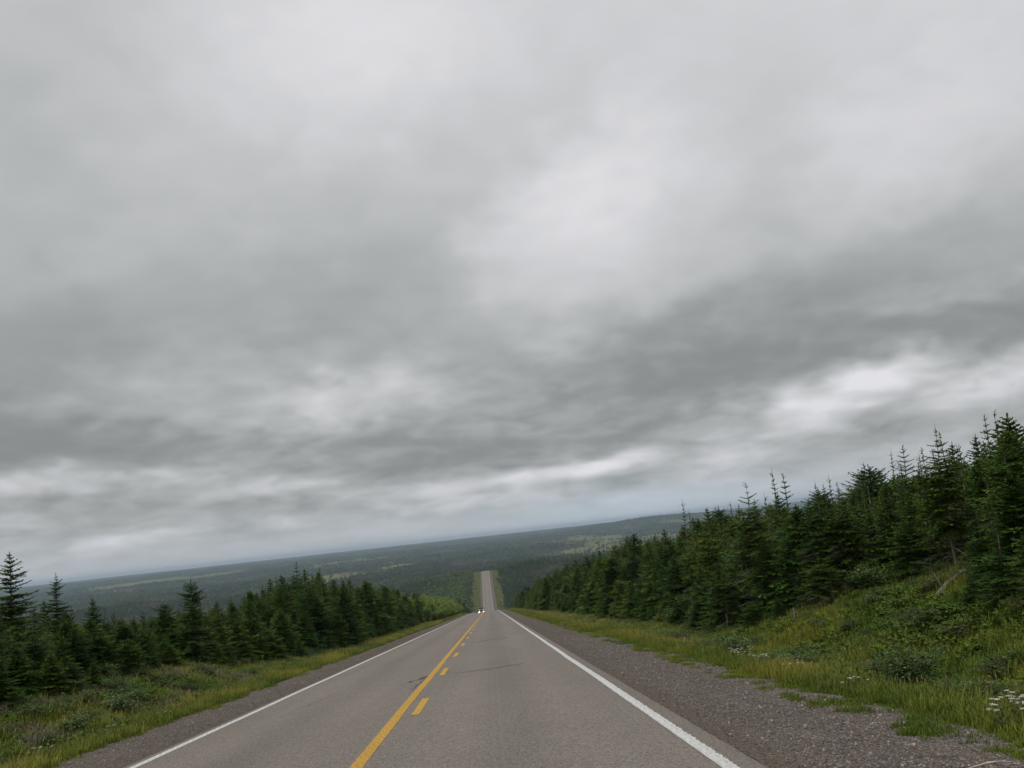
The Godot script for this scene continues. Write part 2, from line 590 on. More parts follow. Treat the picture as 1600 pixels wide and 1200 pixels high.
func ground_color(x: float, s: float) -> Color:
	var ax := absf(x + 1.6)
	var k := 0.8 + 0.5 * n_fine.get_noise_2d(x * 0.6, s * 0.6)
	if s < 1330.0 and ax < 40.0:
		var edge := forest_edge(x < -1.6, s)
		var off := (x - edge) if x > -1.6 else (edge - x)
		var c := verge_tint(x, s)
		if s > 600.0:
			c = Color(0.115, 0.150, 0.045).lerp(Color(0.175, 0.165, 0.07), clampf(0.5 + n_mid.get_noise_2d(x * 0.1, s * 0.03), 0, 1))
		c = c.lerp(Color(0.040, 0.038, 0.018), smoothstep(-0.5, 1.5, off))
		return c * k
	var t := forest_tint(x, s)
	var d := sqrt(x * x + s * s)
	if d > 2200.0:
		var g := n_fine.get_noise_2d(x * 0.031, s * 0.013)
		var g2 := n_fine.get_noise_2d(x * 0.011 + 9.0, s * 0.006)
		t = t * (1.15 + 0.8 * g + 0.9 * g2)
	else:
		t = t * 0.75 * k
	t = t.lerp(Color(0.20, 0.205, 0.085), clearing(x, s))
	t.a = 1.0
	return t


func forest_edge(left: bool, s: float) -> float:
	if left:
		var e := lerpf(lerpf(11.0, 11.4, smoothstep(27.0, 32.0, s)), 9.6, smoothstep(38.0, 62.0, s))
		e = lerpf(e, 17.0, smoothstep(600.0, 700.0, s))
		return -(e + 0.7 * n_mid.get_noise_2d(s * 0.13, 3.0))
	var f := lerpf(lerpf(9.3, 10.5, smoothstep(20.0, 23.5, s)), 8.9, smoothstep(27.0, 31.0, s))
	f = lerpf(f, 9.9, smoothstep(44.0, 60.0, s))
	f = lerpf(f, 12.0, smoothstep(600.0, 700.0, s))
	return f + 0.7 * n_mid.get_noise_2d(s * 0.13, 8.0)


func build_ground() -> void:
	var xs := PackedFloat32Array()
	var half := []
	var x := 0.0
	while x < 16.0:
		half.append(x)
		x += 0.33
	while x < 14000.0:
		half.append(x)
		x *= 1.062
	half.append(14000.0)
	for i in range(half.size() - 1, 0, -1):
		xs.append(-half[i])
	for h in half:
		xs.append(h)
	var ss := PackedFloat32Array()
	var s := -400.0
	while s < -30.0:
		ss.append(s)
		s += 40.0
	s = -30.0
	while s < 4.0:
		ss.append(s)
		s += 2.0
	while s < 60.0:
		ss.append(s)
		s += 0.6
	while s < 16000.0:
		ss.append(s)
		s *= 1.017 if s > 200.0 else 1.0115
	ss.append(16000.0)
	var nx := xs.size()
	var ns := ss.size()
	var v := PackedVector3Array()
	var c := PackedColorArray()
	v.resize(nx * ns)
	c.resize(nx * ns)
	for j in ns:
		for i in nx:
			v[j * nx + i] = Vector3(xs[i], ground_y(xs[i], ss[j]), -ss[j])
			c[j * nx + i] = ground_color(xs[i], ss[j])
	var n := PackedVector3Array()
	n.resize(nx * ns)
	for j in ns:
		var ja := maxi(j - 1, 0)
		var jb := mini(j + 1, ns - 1)
		for i in nx:
			var ia := maxi(i - 1, 0)
			var ib := mini(i + 1, nx - 1)
			var dx := v[j * nx + ib] - v[j * nx + ia]
			var dz := v[jb * nx + i] - v[ja * nx + i]
			n[j * nx + i] = dx.cross(dz).normalized()
	var ix := PackedInt32Array()
	for j in ns - 1:
		for i in nx - 1:
			var a := j * nx + i
			ix.append(a); ix.append(a + nx); ix.append(a + 1)
			ix.append(a + 1); ix.append(a + nx); ix.append(a + nx + 1)
	var arr := []
	arr.resize(Mesh.ARRAY_MAX)
	arr[Mesh.ARRAY_VERTEX] = v
	arr[Mesh.ARRAY_NORMAL] = n
	arr[Mesh.ARRAY_COLOR] = c
	arr[Mesh.ARRAY_INDEX] = ix
	var m := ArrayMesh.new()
	m.add_surface_from_arrays(Mesh.PRIMITIVE_TRIANGLES, arr)
	var o := put("terrain", m, m_ground)
	tag(o, "rolling wooded land with grassy verges reaching to the horizon", "terrain", "", "structure")


# ------------------------------------------------------------------ road
const XL := -5.35
const XY := -1.73
const XR := 2.07


func strip(xs: Array, s0: float, s1: float, step0: float, lift: Callable, col: Callable) -> ArrayMesh:
	var mb := MB.new()
	mb.has_uv = true
	var s := s0
	var rows := 0
	var list := PackedFloat32Array()
	while s < s1:
		list.append(s)
		s += step0 * maxf(1.0, absf(s) / 60.0) if s < 290.0 or s > 840.0 else 5.0
	list.append(s1)
	var k := xs.size()
	for q in list:
		var up := Vector3(0, 1, (road_y(q + 1.0) - road_y(q - 1.0)) * 0.5).normalized()
		for xx in xs:
			var xw: float = xx
			mb.v.append(Vector3(xw, road_y(q) + lift.call(xw, q), -q))
			mb.n.append(up)
			mb.c.append(col.call(xw, q))
			mb.uv.append(Vector2(xw, q))
		rows += 1
	for j in rows - 1:
		for i in k - 1:
			var a := j * k + i
			mb.ix.append(a); mb.ix.append(a + k); mb.ix.append(a + 1)
			mb.ix.append(a + 1); mb.ix.append(a + k); mb.ix.append(a + k + 1)
	return mb.mesh()


func camber(x: float, _s: float) -> float:
	return -0.02 * absf(x - XY)


func asphalt_color(x: float, s: float) -> Color:
	var k := 1.0 + 0.09 * n_mid.get_noise_2d(x * 0.5, s * 0.06) + 0.05 * n_fine.get_noise_2d(x * 1.7, s * 0.35)
	for tr in [-4.45, -2.75, -0.75, 0.95]:
		k += 0.06 * exp(-pow((x - tr) / 0.34, 2))
	for oil in [-3.6, 0.1]:
		k -= 0.085 * exp(-pow((x - oil) / 0.35, 2))
	k -= 0.12 * smoothstep(2.16, 2.3, x) + 0.10 * smoothstep(-5.42, -5.5, x)
	return Color(0.282 * k, 0.267 * k, 0.251 * k)


# a painted stripe with worn, uneven edges
func stripe(xc: float, w: float, s0: float, s1: float, lift: float, col: Color, rag_l: float, rag_r: float, sd: float) -> ArrayMesh:
	var mb := MB.new()
	mb.has_uv = true
	var s := s0
	var list := PackedFloat32Array()
	while s < s1:
		list.append(s)
		s += clampf(s / 250.0, 0.035, 4.0)
	list.append(s1)
	for q in list:
		var wob := 0.02 * n_soft.get_noise_2d(q * 0.07, sd)
		var a := xc - w * 0.5 + wob + rag_l * n_fine.get_noise_2d(q * 4.0, sd + 5.0)
		var b := xc + w * 0.5 + wob + rag_r * (n_fine.get_noise_2d(q * 5.0, sd + 9.0) * 0.7 + 0.7 * n_fine.get_noise_2d(q * 12.0, sd + 19.0))
		var k := 1.0 + 0.08 * n_mid.get_noise_2d(q * 0.4, sd)
		for xx in [a, b]:
			mb.v.append(Vector3(xx, road_y(q) + camber(xx, q) + lift + absf(q) * 0.00006, -q))
			mb.n.append(Vector3(0, 1, -0.06).normalized())
			mb.c.append(Color(col.r * k, col.g * k, col.b * k))
			mb.uv.append(Vector2(xx, q))
	for j in list.size() - 1:
		var a := j * 2
		mb.ix.append(a); mb.ix.append(a + 2); mb.ix.append(a + 1)
		mb.ix.append(a + 1); mb.ix.append(a + 2); mb.ix.append(a + 3)
	return mb.mesh()


func crack(pts: Array, w: float) -> ArrayMesh:
	var mb := MB.new()
	mb.has_uv = true
	var m := pts.size()
	for i in m:
		var p: Vector2 = pts[i]
		var t: Vector2 = (pts[mini(i + 1, m - 1)] - pts[maxi(i - 1, 0)]).normalized()
		var side := Vector2(-t.y, t.x)
		var ww := w * (0.35 + 0.9 * absf(n_fine.get_noise_2d(p.x * 7.0, p.y * 7.0)) * 2.0) * sin(PI * (i + 0.4) / (m - 0.2))
		for sg in [-1.0, 1.0]:
			var q: Vector2 = p + side * sg * ww
			mb.v.append(Vector3(q.x, road_y(q.y) + camber(q.x, q.y) + 0.004, -q.y))
			mb.n.append(Vector3.UP)
			mb.uv.append(q)
			mb.c.append(Color.WHITE)
	for i in m - 1:
		var a := i * 2
		mb.ix.append(a); mb.ix.append(a + 1); mb.ix.append(a + 2)
		mb.ix.append(a + 1); mb.ix.append(a + 3); mb.ix.append(a + 2)
	return mb.mesh()


func wander(a: Vector2, b: Vector2, n: int, amp: float, sd: float) -> Array:
	var out := []
	for i in n + 1:
		var t := float(i) / n
		var p := a.lerp(b, t)
		var d := (b - a).normalized()
		p += Vector2(-d.y, d.x) * amp * n_mid.get_noise_2d(t * 5.0, sd)
		out.append(p)
	return out


func build_road() -> void:
	var xs := []
	var x := -5.55
	while x < 2.36:
		xs.append(x)
		x += 0.2
	xs.append(2.37)
	var road := put("road", strip(xs, -25.0, 1500.0, 0.5, camber, asphalt_color), m_asphalt)
	tag(road, "straight two lane asphalt road dipping out of sight and climbing again", "road", "", "structure")
	var white := Color(0.70, 0.71, 0.69)
	var yellow := Color(0.60, 0.34, 0.035)
	put("edge_line", stripe(XR, 0.145, -25.0, 1500.0, 0.004, white, 0.006, 0.024, 1.0), m_white, road)
	put("edge_line", stripe(XL, 0.14, -25.0, 1500.0, 0.004, white, 0.012, 0.008, 40.0), m_white, road)
	put("centre_line", stripe(XY, 0.165, -25.0, 1500.0, 0.004, yellow, 0.008, 0.008, 80.0), m_yellow, road)
	for k in range(-2, 32):
		var s0 := 18.2 + 10.0 * k
		put("centre_dash", stripe(-1.44, 0.135, s0, s0 + 3.2, 0.004, yellow * 1.08, 0.006, 0.006, 120.0 + k), m_yellow, road)
	var mirage_gloss := m_asphalt.duplicate()  # glossy strip added to mirror the headlights, standing in for a hot-air mirage
	mirage_gloss.roughness = 0.06
	mirage_gloss.heightmap_enabled = false
	put("added_mirage_strip", strip([-4.6, -3.9, -3.2, -2.5, -1.95], 284.0, 334.0, 2.0, func(xx: float, q: float) -> float: return camber(xx, q) + 0.012, asphalt_color), mirage_gloss, road)
	var lines := [
		[wander(Vector2(-2.35, 26.2), Vector2(-1.3, 29.6), 26, 0.5, 1.0), 0.034], [wander(Vector2(-2.1, 27.3), Vector2(-1.82, 28.9), 16, 0.3, 1.7), 0.05],
		[wander(Vector2(-1.95, 23.6), Vector2(-1.84, 27.6), 24, 0.08, 2.0), 0.022], [wander(Vector2(-1.4, 28.6), Vector2(1.5, 30.6), 40, 0.4, 3.0), 0.014], [wander(Vector2(-1.2, 28.2), Vector2(0.9, 30.4), 40, 0.3, 3.3), 0.11, 1], [wander(Vector2(-1.3, 51.0), Vector2(0.9, 54.0), 40, 0.4, 3.6), 0.2, 1],
		[wander(Vector2(-4.3, 22.0), Vector2(-3.85, 27.0), 40, 0.14, 4.0), 0.009], [wander(Vector2(-1.3, 52.0), Vector2(1.7, 55.0), 40, 0.5, 5.0), 0.03],
		[wander(Vector2(-0.6, 44.5), Vector2(0.4, 45.4), 20, 0.2, 6.0), 0.02], [wander(Vector2(-5.2, 61.0), Vector2(1.9, 63.0), 50, 0.6, 7.0), 0.02],
		[wander(Vector2(-4.9, 34.0), Vector2(-4.6, 41.0), 40, 0.14, 8.0), 0.010], [wander(Vector2(0.2, 15.5), Vector2(0.5, 18.5), 30, 0.10, 9.0), 0.003],
	]
	for l in lines:
		put("crack" if l.size() < 3 else "stain", crack(l[0], l[1]), m_crack if l.size() < 3 else m_stain, road)


func gravel_color(x: float, s: float) -> Color:
	var k := 1.0 + 0.16 * n_mid.get_noise_2d(x * 0.6, s * 0.25) + 0.12 * n_fine.get_noise_2d(x * 2.3, s * 1.9)
	for rut in [3.05, 3.75, -6.3]:
		k -= 0.10 * exp(-pow((x - rut - 0.15 * n_soft.get_noise_2d(s * 0.05, 3.0)) / 0.2, 2))
	# a sandy band swept clear of stones beside the pavement
	var edge := minf(absf(x - 2.4), absf(x + 5.55))
	var sand := exp(-pow(edge / 0.3, 2))
	return Color(0.262 * k, 0.246 * k, 0.229 * k).lerp(Color(0.225, 0.207, 0.183), sand * 0.8)


func build_shoulders() -> void:
	var right := []
	for i in 16:
		right.append(2.37 + 2.75 * i / 15.0)
	var left := []
	for i in 12:
		left.append(-7.75 + 2.2 * i / 11.0)
	var lift_r := func(x: float, s: float) -> float: return -0.088 - 0.03 * (x - 2.37) - 0.06 * maxf(0.0, x - 4.4) + 0.012 * n_fine.get_noise_2d(x * 1.4, s * 1.4) + 0.006 * smoothstep(2.6, 2.37, x)
	var lift_l := func(x: float, s: float) -> float: return -0.082 - 0.025 * (-5.55 - x) - 0.06 * maxf(0.0, -7.3 - x) + 0.012 * n_fine.get_noise_2d(x * 1.4, s * 1.4)
	var a := put("gravel_shoulder", strip(right, -25.0, 1500.0, 0.5, lift_r, gravel_color), m_gravel)
	tag(a, "wide grey brown gravel shoulder on the uphill side of the road", "shoulder", "", "structure")
	var b := put("gravel_shoulder", strip(left, -25.0, 1500.0, 0.5, lift_l, gravel_color), m_gravel)
	tag(b, "narrow grey brown gravel shoulder on the valley side of the road", "shoulder", "", "structure")
	# loose stones
	var st := []
	for kind in 1:
		var mb := MB.new()
		var ico := SphereMesh.new()
		ico.radius = 0.5
		ico.height = 0.75
		ico.radial_segments = 7
		ico.rings = 3
		var arr := ico.get_mesh_arrays()
		var vv: PackedVector3Array = arr[Mesh.ARRAY_VERTEX]
		var ii: PackedInt32Array = arr[Mesh.ARRAY_INDEX]
		for t in range(0, ii.size(), 3):
			var q := []
			for e in 3:
				var p := vv[ii[t + e]]
				q.append(p * (1.0 + 0.9 * n_fine.get_noise_3d(p.x * 1.7 + kind * 9.0, p.y * 1.7, p.z * 1.7)))
			if (q[1] - q[0]).cross(q[2] - q[0]).length() > 1e-6:
				mb.tri(q[0], q[1], q[2], Color.WHITE, Color.WHITE, Color.WHITE)
		st.append(mb.mesh())
	var where := [[], [], []]
	var tints := [[], [], []]
	for i in 60000:
		var s := 5.0 + 45.0 * pow(rng.randf(), 1.7)
		var rt := rng.randf() < 0.7
		var xx := rng.randf_range(2.5, 4.9) if rt else rng.randf_range(-7.7, -5.65)
		var lift: float = lift_r.call(xx, s) if rt else lift_l.call(xx, s)
		var y: float = road_y(s) + lift
		if y < ground_y(xx, s):
			if rng.randf() < 0.8:
				continue
			y = ground_y(xx, s)
		var edge := minf(absf(xx - 2.37), absf(xx + 5.55))
		if rng.randf() > smoothstep(0.0, 0.8, edge) + 0.08:
			continue
		var size := 0.012 + 0.022 * pow(rng.randf(), 3.0)
		if rng.randf() < 0.01:
			size *= 1.9
		var b3 := Basis.from_euler(Vector3(rng.randf() * 0.5, rng.randf() * TAU, rng.randf() * 0.5)).scaled(Vector3(rng.randf_range(0.7, 1.4), rng.randf_range(0.7, 1.2), rng.randf_range(0.7, 1.4)) * size)
		var tone := 0.11 + 0.18 * rng.randf()
		if rng.randf() < 0.03:
			tone = 0.42
		var kd := 0
		where[kd].append(Transform3D(b3, Vector3(xx, y + size * 0.15, -s)))
		tints[kd].append(Color(tone * rng.randf_range(1.0, 1.22), tone, tone * rng.randf_range(0.86, 1.0)))
	for kd in 1:
		scatter("loose_gravel", st[kd], m_stone, where[kd], tints[kd], "small loose stones lying on the gravel shoulders", "gravel")


# ------------------------------------------------------------------ trees
# every kind: trunk, crown and (some) dead branches as meshes of a tree of height H
var kinds := []
var lod_near: ArrayMesh
var lod_far: ArrayMesh
var lod_round: ArrayMesh


func crown_width(form: String, t: float) -> float:
	match form:
		"skirted":
			return pow(1.0 - t, 0.8) * (0.75 + 0.25 * minf(1.0, t * 6.0))
		"bare":
			return (pow(1.0 - t, 0.62) if t > 0.35 else 0.72 + 0.1 * t) * (1.0 if t < 0.8 else 0.75)
		"spire":
			return pow(1.0 - t, 1.0) * 0.9 + 0.10 * (1.0 - t) if t < 0.55 else 0.34 - 0.28 * (t - 0.55) / 0.45
		"club":
			return pow(1.0 - t, 0.9) if t < 0.6 else 0.30 + 0.16 * sin((t - 0.6) / 0.4 * PI)
		_:
			return pow(maxf(0.0, 1.0 - t * t), 0.75)


func spruce(sd: int, form: String, h: float, width: float, tint: Color, gappy: float, lean := 0.0) -> Dictionary:
	var r := RandomNumberGenerator.new()
	r.seed = sd
	var trunk := MB.new()
	var crown := MB.new()
	var dead := MB.new()
	var sway := Vector2(r.randf_range(-1, 1), r.randf_range(-1, 1)) * 0.02 * h
	var axis := func(t: float) -> Vector3:
		return Vector3(sway.x * sin(t * 2.6) + lean * h * t * t, t * h, sway.y * sin(t * 3.1))
	var path := []
	var rad := []
	for i in 15:
		var t := i / 14.0
		path.append(axis.call(t) - Vector3(0, 0.25 if i == 0 else 0.0, 0))
		rad.append(0.0125 * h * pow(1.0 - t, 0.85) + 0.004 + (0.008 * h if i == 0 else 0.0))
	var pale := 1.25 if form == "bare" else 1.0
	trunk.tube(path, rad, 7, Color(0.20, 0.18, 0.155) * pale, Color(0.17, 0.14, 0.10), n_fine)
	var h0 := 0.03
	if form == "bare":
		h0 = r.randf_range(0.30, 0.42)
	elif form == "spire" or form == "club":
		h0 = 0.08
	# dead lower twigs
	if form == "bare" or form == "club":
		for i in 34 if form == "bare" else 14:
			var t := r.randf_range(0.06, h0 + 0.22)
			var a := r.randf() * TAU
			var len := width * r.randf_range(0.35, 0.95)
			var p0: Vector3 = axis.call(t)
			var d := Vector3(cos(a), r.randf_range(-0.25, 0.15), sin(a))
			var pts := [p0, p0 + d * len * 0.5, p0 + d * len + Vector3(0, -0.14 * len, 0)]
			dead.tube(pts, [0.012, 0.007, 0.002], 3, Color(0.17, 0.155, 0.135), Color(0.22, 0.20, 0.18))
			for q in 5:
				var u := r.randf_range(0.35, 1.0)
				var pp: Vector3 = p0 + d * len * u - Vector3(0, 0.14 * len * u * u, 0)
				var sd2 := Vector3(-sin(a), 0, cos(a)) * (1.0 if q % 2 == 0 else -1.0)
				var e := (d * 0.8 + sd2 + Vector3(0, r.randf_range(-0.5, 0.1), 0)).normalized() * len * r.randf_range(0.15, 0.4)
				dead.tube([pp, pp + e], [0.005, 0.0015], 3, Color(0.18, 0.165, 0.145), Color(0.22, 0.20, 0.18))
	var t := h0
	var idx := 0
	while t < 0.985:
		var sparse := form == "spire" and t > 0.58 or form == "bare" and t > 0.8
		var w := crown_width(form, (t - h0) / (1.0 - h0) if form == "bare" else t) * width
		var n := 6 + r.randi() % 3
		if sparse:
			n = 4 + r.randi() % 2
		if t > 0.93:
			n = 4
		var off := r.randf() * TAU
		var gap := 1.0 if r.randf() > gappy else r.randf_range(0.35, 0.7)
		for b in n:
			if r.randf() < gappy * 0.45:
				continue
			var a := off + TAU * (b + r.randf_range(-0.3, 0.3)) / n
			var len: float = maxf(0.07, w * gap * r.randf_range(0.62, 1.18))
			if form == "skirted" and r.randf() < 0.05:
				len *= 1.3
			var rise := lerpf(-0.30, 0.75, pow(t, 1.6)) + r.randf_range(-0.15, 0.15)
			if form == "bare":
				rise -= 0.12
			var p0: Vector3 = axis.call(t + r.randf_range(-0.008, 0.008))
			branch(crown, r, p0, a, len, rise, tint, sparse, h)
		t += (0.030 if not sparse else 0.042) * (5.0 / h if h > 5.0 else 1.0) * r.randf_range(0.8, 1.2)
		idx += 1
	# leader and the open candelabra of last year's shoots
	if form != "skirted" and form != "bushy":
		var tp: Vector3 = axis.call(0.99)
		crown.tube([tp, tp + Vector3(0.01, (0.03 + 0.045 * float(sd % 3)) * h * 0.6, 0)], [0.012, 0.004], 4, Color(0.10, 0.09, 0.04), tint)
		for i in 4:
			var a := r.randf() * TAU
			var u := 0.0 if i < 3 else 0.02
			var d := Vector3(cos(a), 0.75, sin(a)) * r.randf_range(0.014, 0.032) * h
			var p0 := tp + Vector3(0, u * h, 0)
			crown.tube([p0, p0 + d], [0.009, 0.004], 3, Color(0.10, 0.09, 0.04), tint)
			for g in 4:
				crown.leaf(p0 + d * (0.25 * g), d * 0.45 + Vector3(r.randf_range(-0.02, 0.02), 0.01, r.randf_range(-0.02, 0.02)), Vector3(-sin(a), 0.3, cos(a)) * 0.014, tint, tint * 1.3)
	# leader
	var top: Vector3 = axis.call(0.97)
	for i in 5:
		var a := r.randf() * TAU
		crown.leaf(top + Vector3(0, i * 0.006 * h, 0), Vector3(cos(a) * 0.02, 0.045 * h * r.randf_range(0.6, 1.0), sin(a) * 0.02), Vector3(sin(a), 0, -cos(a)) * 0.014, tint, tint * 1.2)
	return {"form": form, "h": h, "trunk": trunk.mesh(), "crown": crown.mesh(), "dead": dead.mesh() if dead.v.size() > 0 else null}


func branch(crown: MB, r: RandomNumberGenerator, p0: Vector3, a: float, len: float, rise: float, tint: Color, sparse: bool, _h: float) -> void:
	var out := Vector3(cos(a), 0, sin(a))
	var side := Vector3(-sin(a), 0, cos(a))
	var k := r.randf_range(0.72, 1.28)
	var olive := r.randf() * 0.2
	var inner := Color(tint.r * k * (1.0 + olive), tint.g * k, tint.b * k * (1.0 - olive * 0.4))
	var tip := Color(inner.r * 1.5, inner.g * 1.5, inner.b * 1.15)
	var m := clampi(int(len / 0.085), 3, 18)
	var prev := p0
	for j in range(1, m + 1):
		var u := float(j) / m
		var sag := -0.28 * len * u * u + 0.20 * len * pow(u, 4)
		var p := p0 + out * (len * u) + Vector3(0, rise * len * u + sag, 0)
		var seg := p - prev
		# the twig itself, clad in needles
		var wd := 0.020 + 0.016 * (1.0 - u)
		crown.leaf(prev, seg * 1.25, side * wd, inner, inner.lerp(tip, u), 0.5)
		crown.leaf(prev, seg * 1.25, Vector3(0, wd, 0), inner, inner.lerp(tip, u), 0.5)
		if u > 0.12:
			for sg in [-1.0, 1.0]:
				var tl: float = minf(0.42, len * 0.50) * (1.05 - 0.75 * u) * r.randf_range(0.6, 1.2) + 0.04
				if sparse:
					tl *= 0.7
				var d: Vector3 = (out * r.randf_range(0.5, 1.0) + side * sg + Vector3(0, r.randf_range(-0.35, 0.22) + rise * 0.4, 0)).normalized()
				var q := prev.lerp(p, r.randf())
				var flat := d.cross(Vector3(r.randf_range(-0.4, 0.4), 1, r.randf_range(-0.4, 0.4))).normalized()
				var tc := inner.lerp(tip, r.randf_range(0.3, 1.0))
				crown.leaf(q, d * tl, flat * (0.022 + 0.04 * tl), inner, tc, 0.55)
				# second order sprays
				if tl > 0.10:
					for g in 3 if tl > 0.2 else 2:
						var v := 0.3 + 0.26 * g
						var sg2 := 1.0 if (g + j) % 2 == 0 else -1.0
						var d2 := (d * 0.9 + flat * sg2 * 0.9 + Vector3(0, r.randf_range(-0.4, 0.15), 0)).normalized()
						crown.leaf(q + d * tl * v, d2 * tl * r.randf_range(0.35, 0.6), d2.cross(Vector3(0.2, 1, 0.1)).normalized() * (0.014 + 0.035 * tl), inner, tc, 0.55)
		prev = p


func broadleaf(sd: int, h: float, width: float, n_stem: int, leaves: int, leaf: float, tint: Color, pale: float) -> Dictionary:
	var r := RandomNumberGenerator.new()
	r.seed = sd
	var stems := MB.new()
	var crown := MB.new()
	var tips := []
	for i in n_stem:
		var a := TAU * (i + r.randf()) / n_stem
		var spread := width * pow(r.randf(), 0.6) * 0.9
		var hh := h * r.randf_range(0.62, 1.0) * (1.0 - 0.35 * spread / width)
		var end := Vector3(cos(a) * spread, hh, sin(a) * spread)
		var mid := Vector3(cos(a) * spread * 0.35, hh * 0.5, sin(a) * spread * 0.35) + Vector3(r.randf_range(-1, 1), 0, r.randf_range(-1, 1)) * 0.05 * h
		var w0 := 0.006 + 0.008 * h
		stems.tube([Vector3(cos(a) * 0.04 * h, -0.1, sin(a) * 0.04 * h), mid, end], [w0, w0 * 0.6, w0 * 0.2], 5, Color(0.14, 0.115, 0.085), Color(0.12, 0.10, 0.06), n_fine)
		for q in 7:
			var u := r.randf_range(0.25, 1.0)
			var p := Vector3(0, 0, 0).lerp(mid, minf(1.0, u * 2.0)) if u < 0.5 else mid.lerp(end, u * 2.0 - 1.0)
			var a2 := r.randf() * TAU
			var e := p + Vector3(cos(a2), r.randf_range(0.0, 0.9), sin(a2)) * width * r.randf_range(0.2, 0.45)
			stems.tube([p, e], [w0 * 0.3, w0 * 0.1], 3, Color(0.13, 0.11, 0.075), Color(0.12, 0.10, 0.06))
			tips.append([p, e])
	for i in leaves:
		var tw: Array = tips[r.randi() % tips.size()]
		var p: Vector3 = tw[0].lerp(tw[1], r.randf_range(0.25, 1.08))
		p += Vector3(r.randf_range(-1, 1), r.randf_range(-1, 1), r.randf_range(-1, 1)) * leaf * 1.6
		var a := r.randf() * TAU
		var d := Vector3(cos(a), r.randf_range(-0.5, 0.45), sin(a)).normalized()
		var l := leaf * r.randf_range(0.6, 1.25)
		var s := d.cross(Vector3(r.randf_range(-0.6, 0.6), 1, r.randf_range(-0.6, 0.6))).normalized()
		var k := r.randf_range(0.65, 1.35)
		var c := Color(tint.r * k, tint.g * k, tint.b * k)
		if r.randf() < pale:
			c = c.lerp(Color(0.30, 0.36, 0.22), 0.6)
		crown.leaf(p, d * l, s * l * 0.33, c, c * 1.1, 0.5)
	return {"form": "broadleaf", "h": h, "trunk": stems.mesh(), "crown": crown.mesh(), "dead": null}


func lod_conifer(layers: int, points: int, width: float, sd: int) -> ArrayMesh:
	var r := RandomNumberGenerator.new()
	r.seed = sd
	var mb := MB.new()
	for l in layers:
		var t := float(l) / layers
		var y0 := 0.04 + 0.9 * t
		var y1 := minf(1.0, y0 + 1.6 / layers + 0.06)
		var w := width * pow(1.0 - t, 0.8) + 0.012
		var off := r.randf() * TAU
		for p in points:
			var a0 := off + TAU * p / points
			var a1 := a0 + TAU / points * r.randf_range(0.6, 1.3)
			var ra := w * r.randf_range(0.6, 1.25)
			var k := r.randf_range(0.7, 1.3)
			var c := Color(k, k, k)
			var am := (a0 + a1) * 0.5
			var tip := Vector3(cos(am) * ra, y0 - 0.03 * r.randf(), sin(am) * ra)
			var top := Vector3(0, y1, 0)
			mb.tri(top, Vector3(cos(a0), 0, sin(a0)) * ra * 0.45 + Vector3(0, y0 + 0.04, 0), tip, c * 0.9, c, c * 1.2)
			mb.tri(top, tip, Vector3(cos(a1), 0, sin(a1)) * ra * 0.45 + Vector3(0, y0 + 0.04, 0), c * 0.9, c * 1.2, c)
	return mb.mesh()


func lod_blob(n: int, sd: int) -> ArrayMesh:
	var r := RandomNumberGenerator.new()
	r.seed = sd
	var mb := MB.new()
	for i in n:
		var y := r.randf()
		var w := 0.30 * sqrt(maxf(0.02, 1.0 - pow(y * 1.7 - 0.75, 2)))
		var a := r.randf() * TAU
		var p := Vector3(cos(a) * w, 0.12 + 0.85 * y, sin(a) * w) * r.randf_range(0.75, 1.05)
		var d := Vector3(r.randf_range(-1, 1), r.randf_range(-0.6, 0.8), r.randf_range(-1, 1)).normalized() * 0.2
		var s := d.cross(Vector3(r.randf_range(-1, 1), 1, r.randf_range(-1, 1))).normalized() * 0.08
		var k := r.randf_range(0.7, 1.3)
		mb.leaf(p - d * 0.5, d, s, Color(k, k, k), Color(k, k, k) * 1.1, 0.5)
	return mb.mesh()


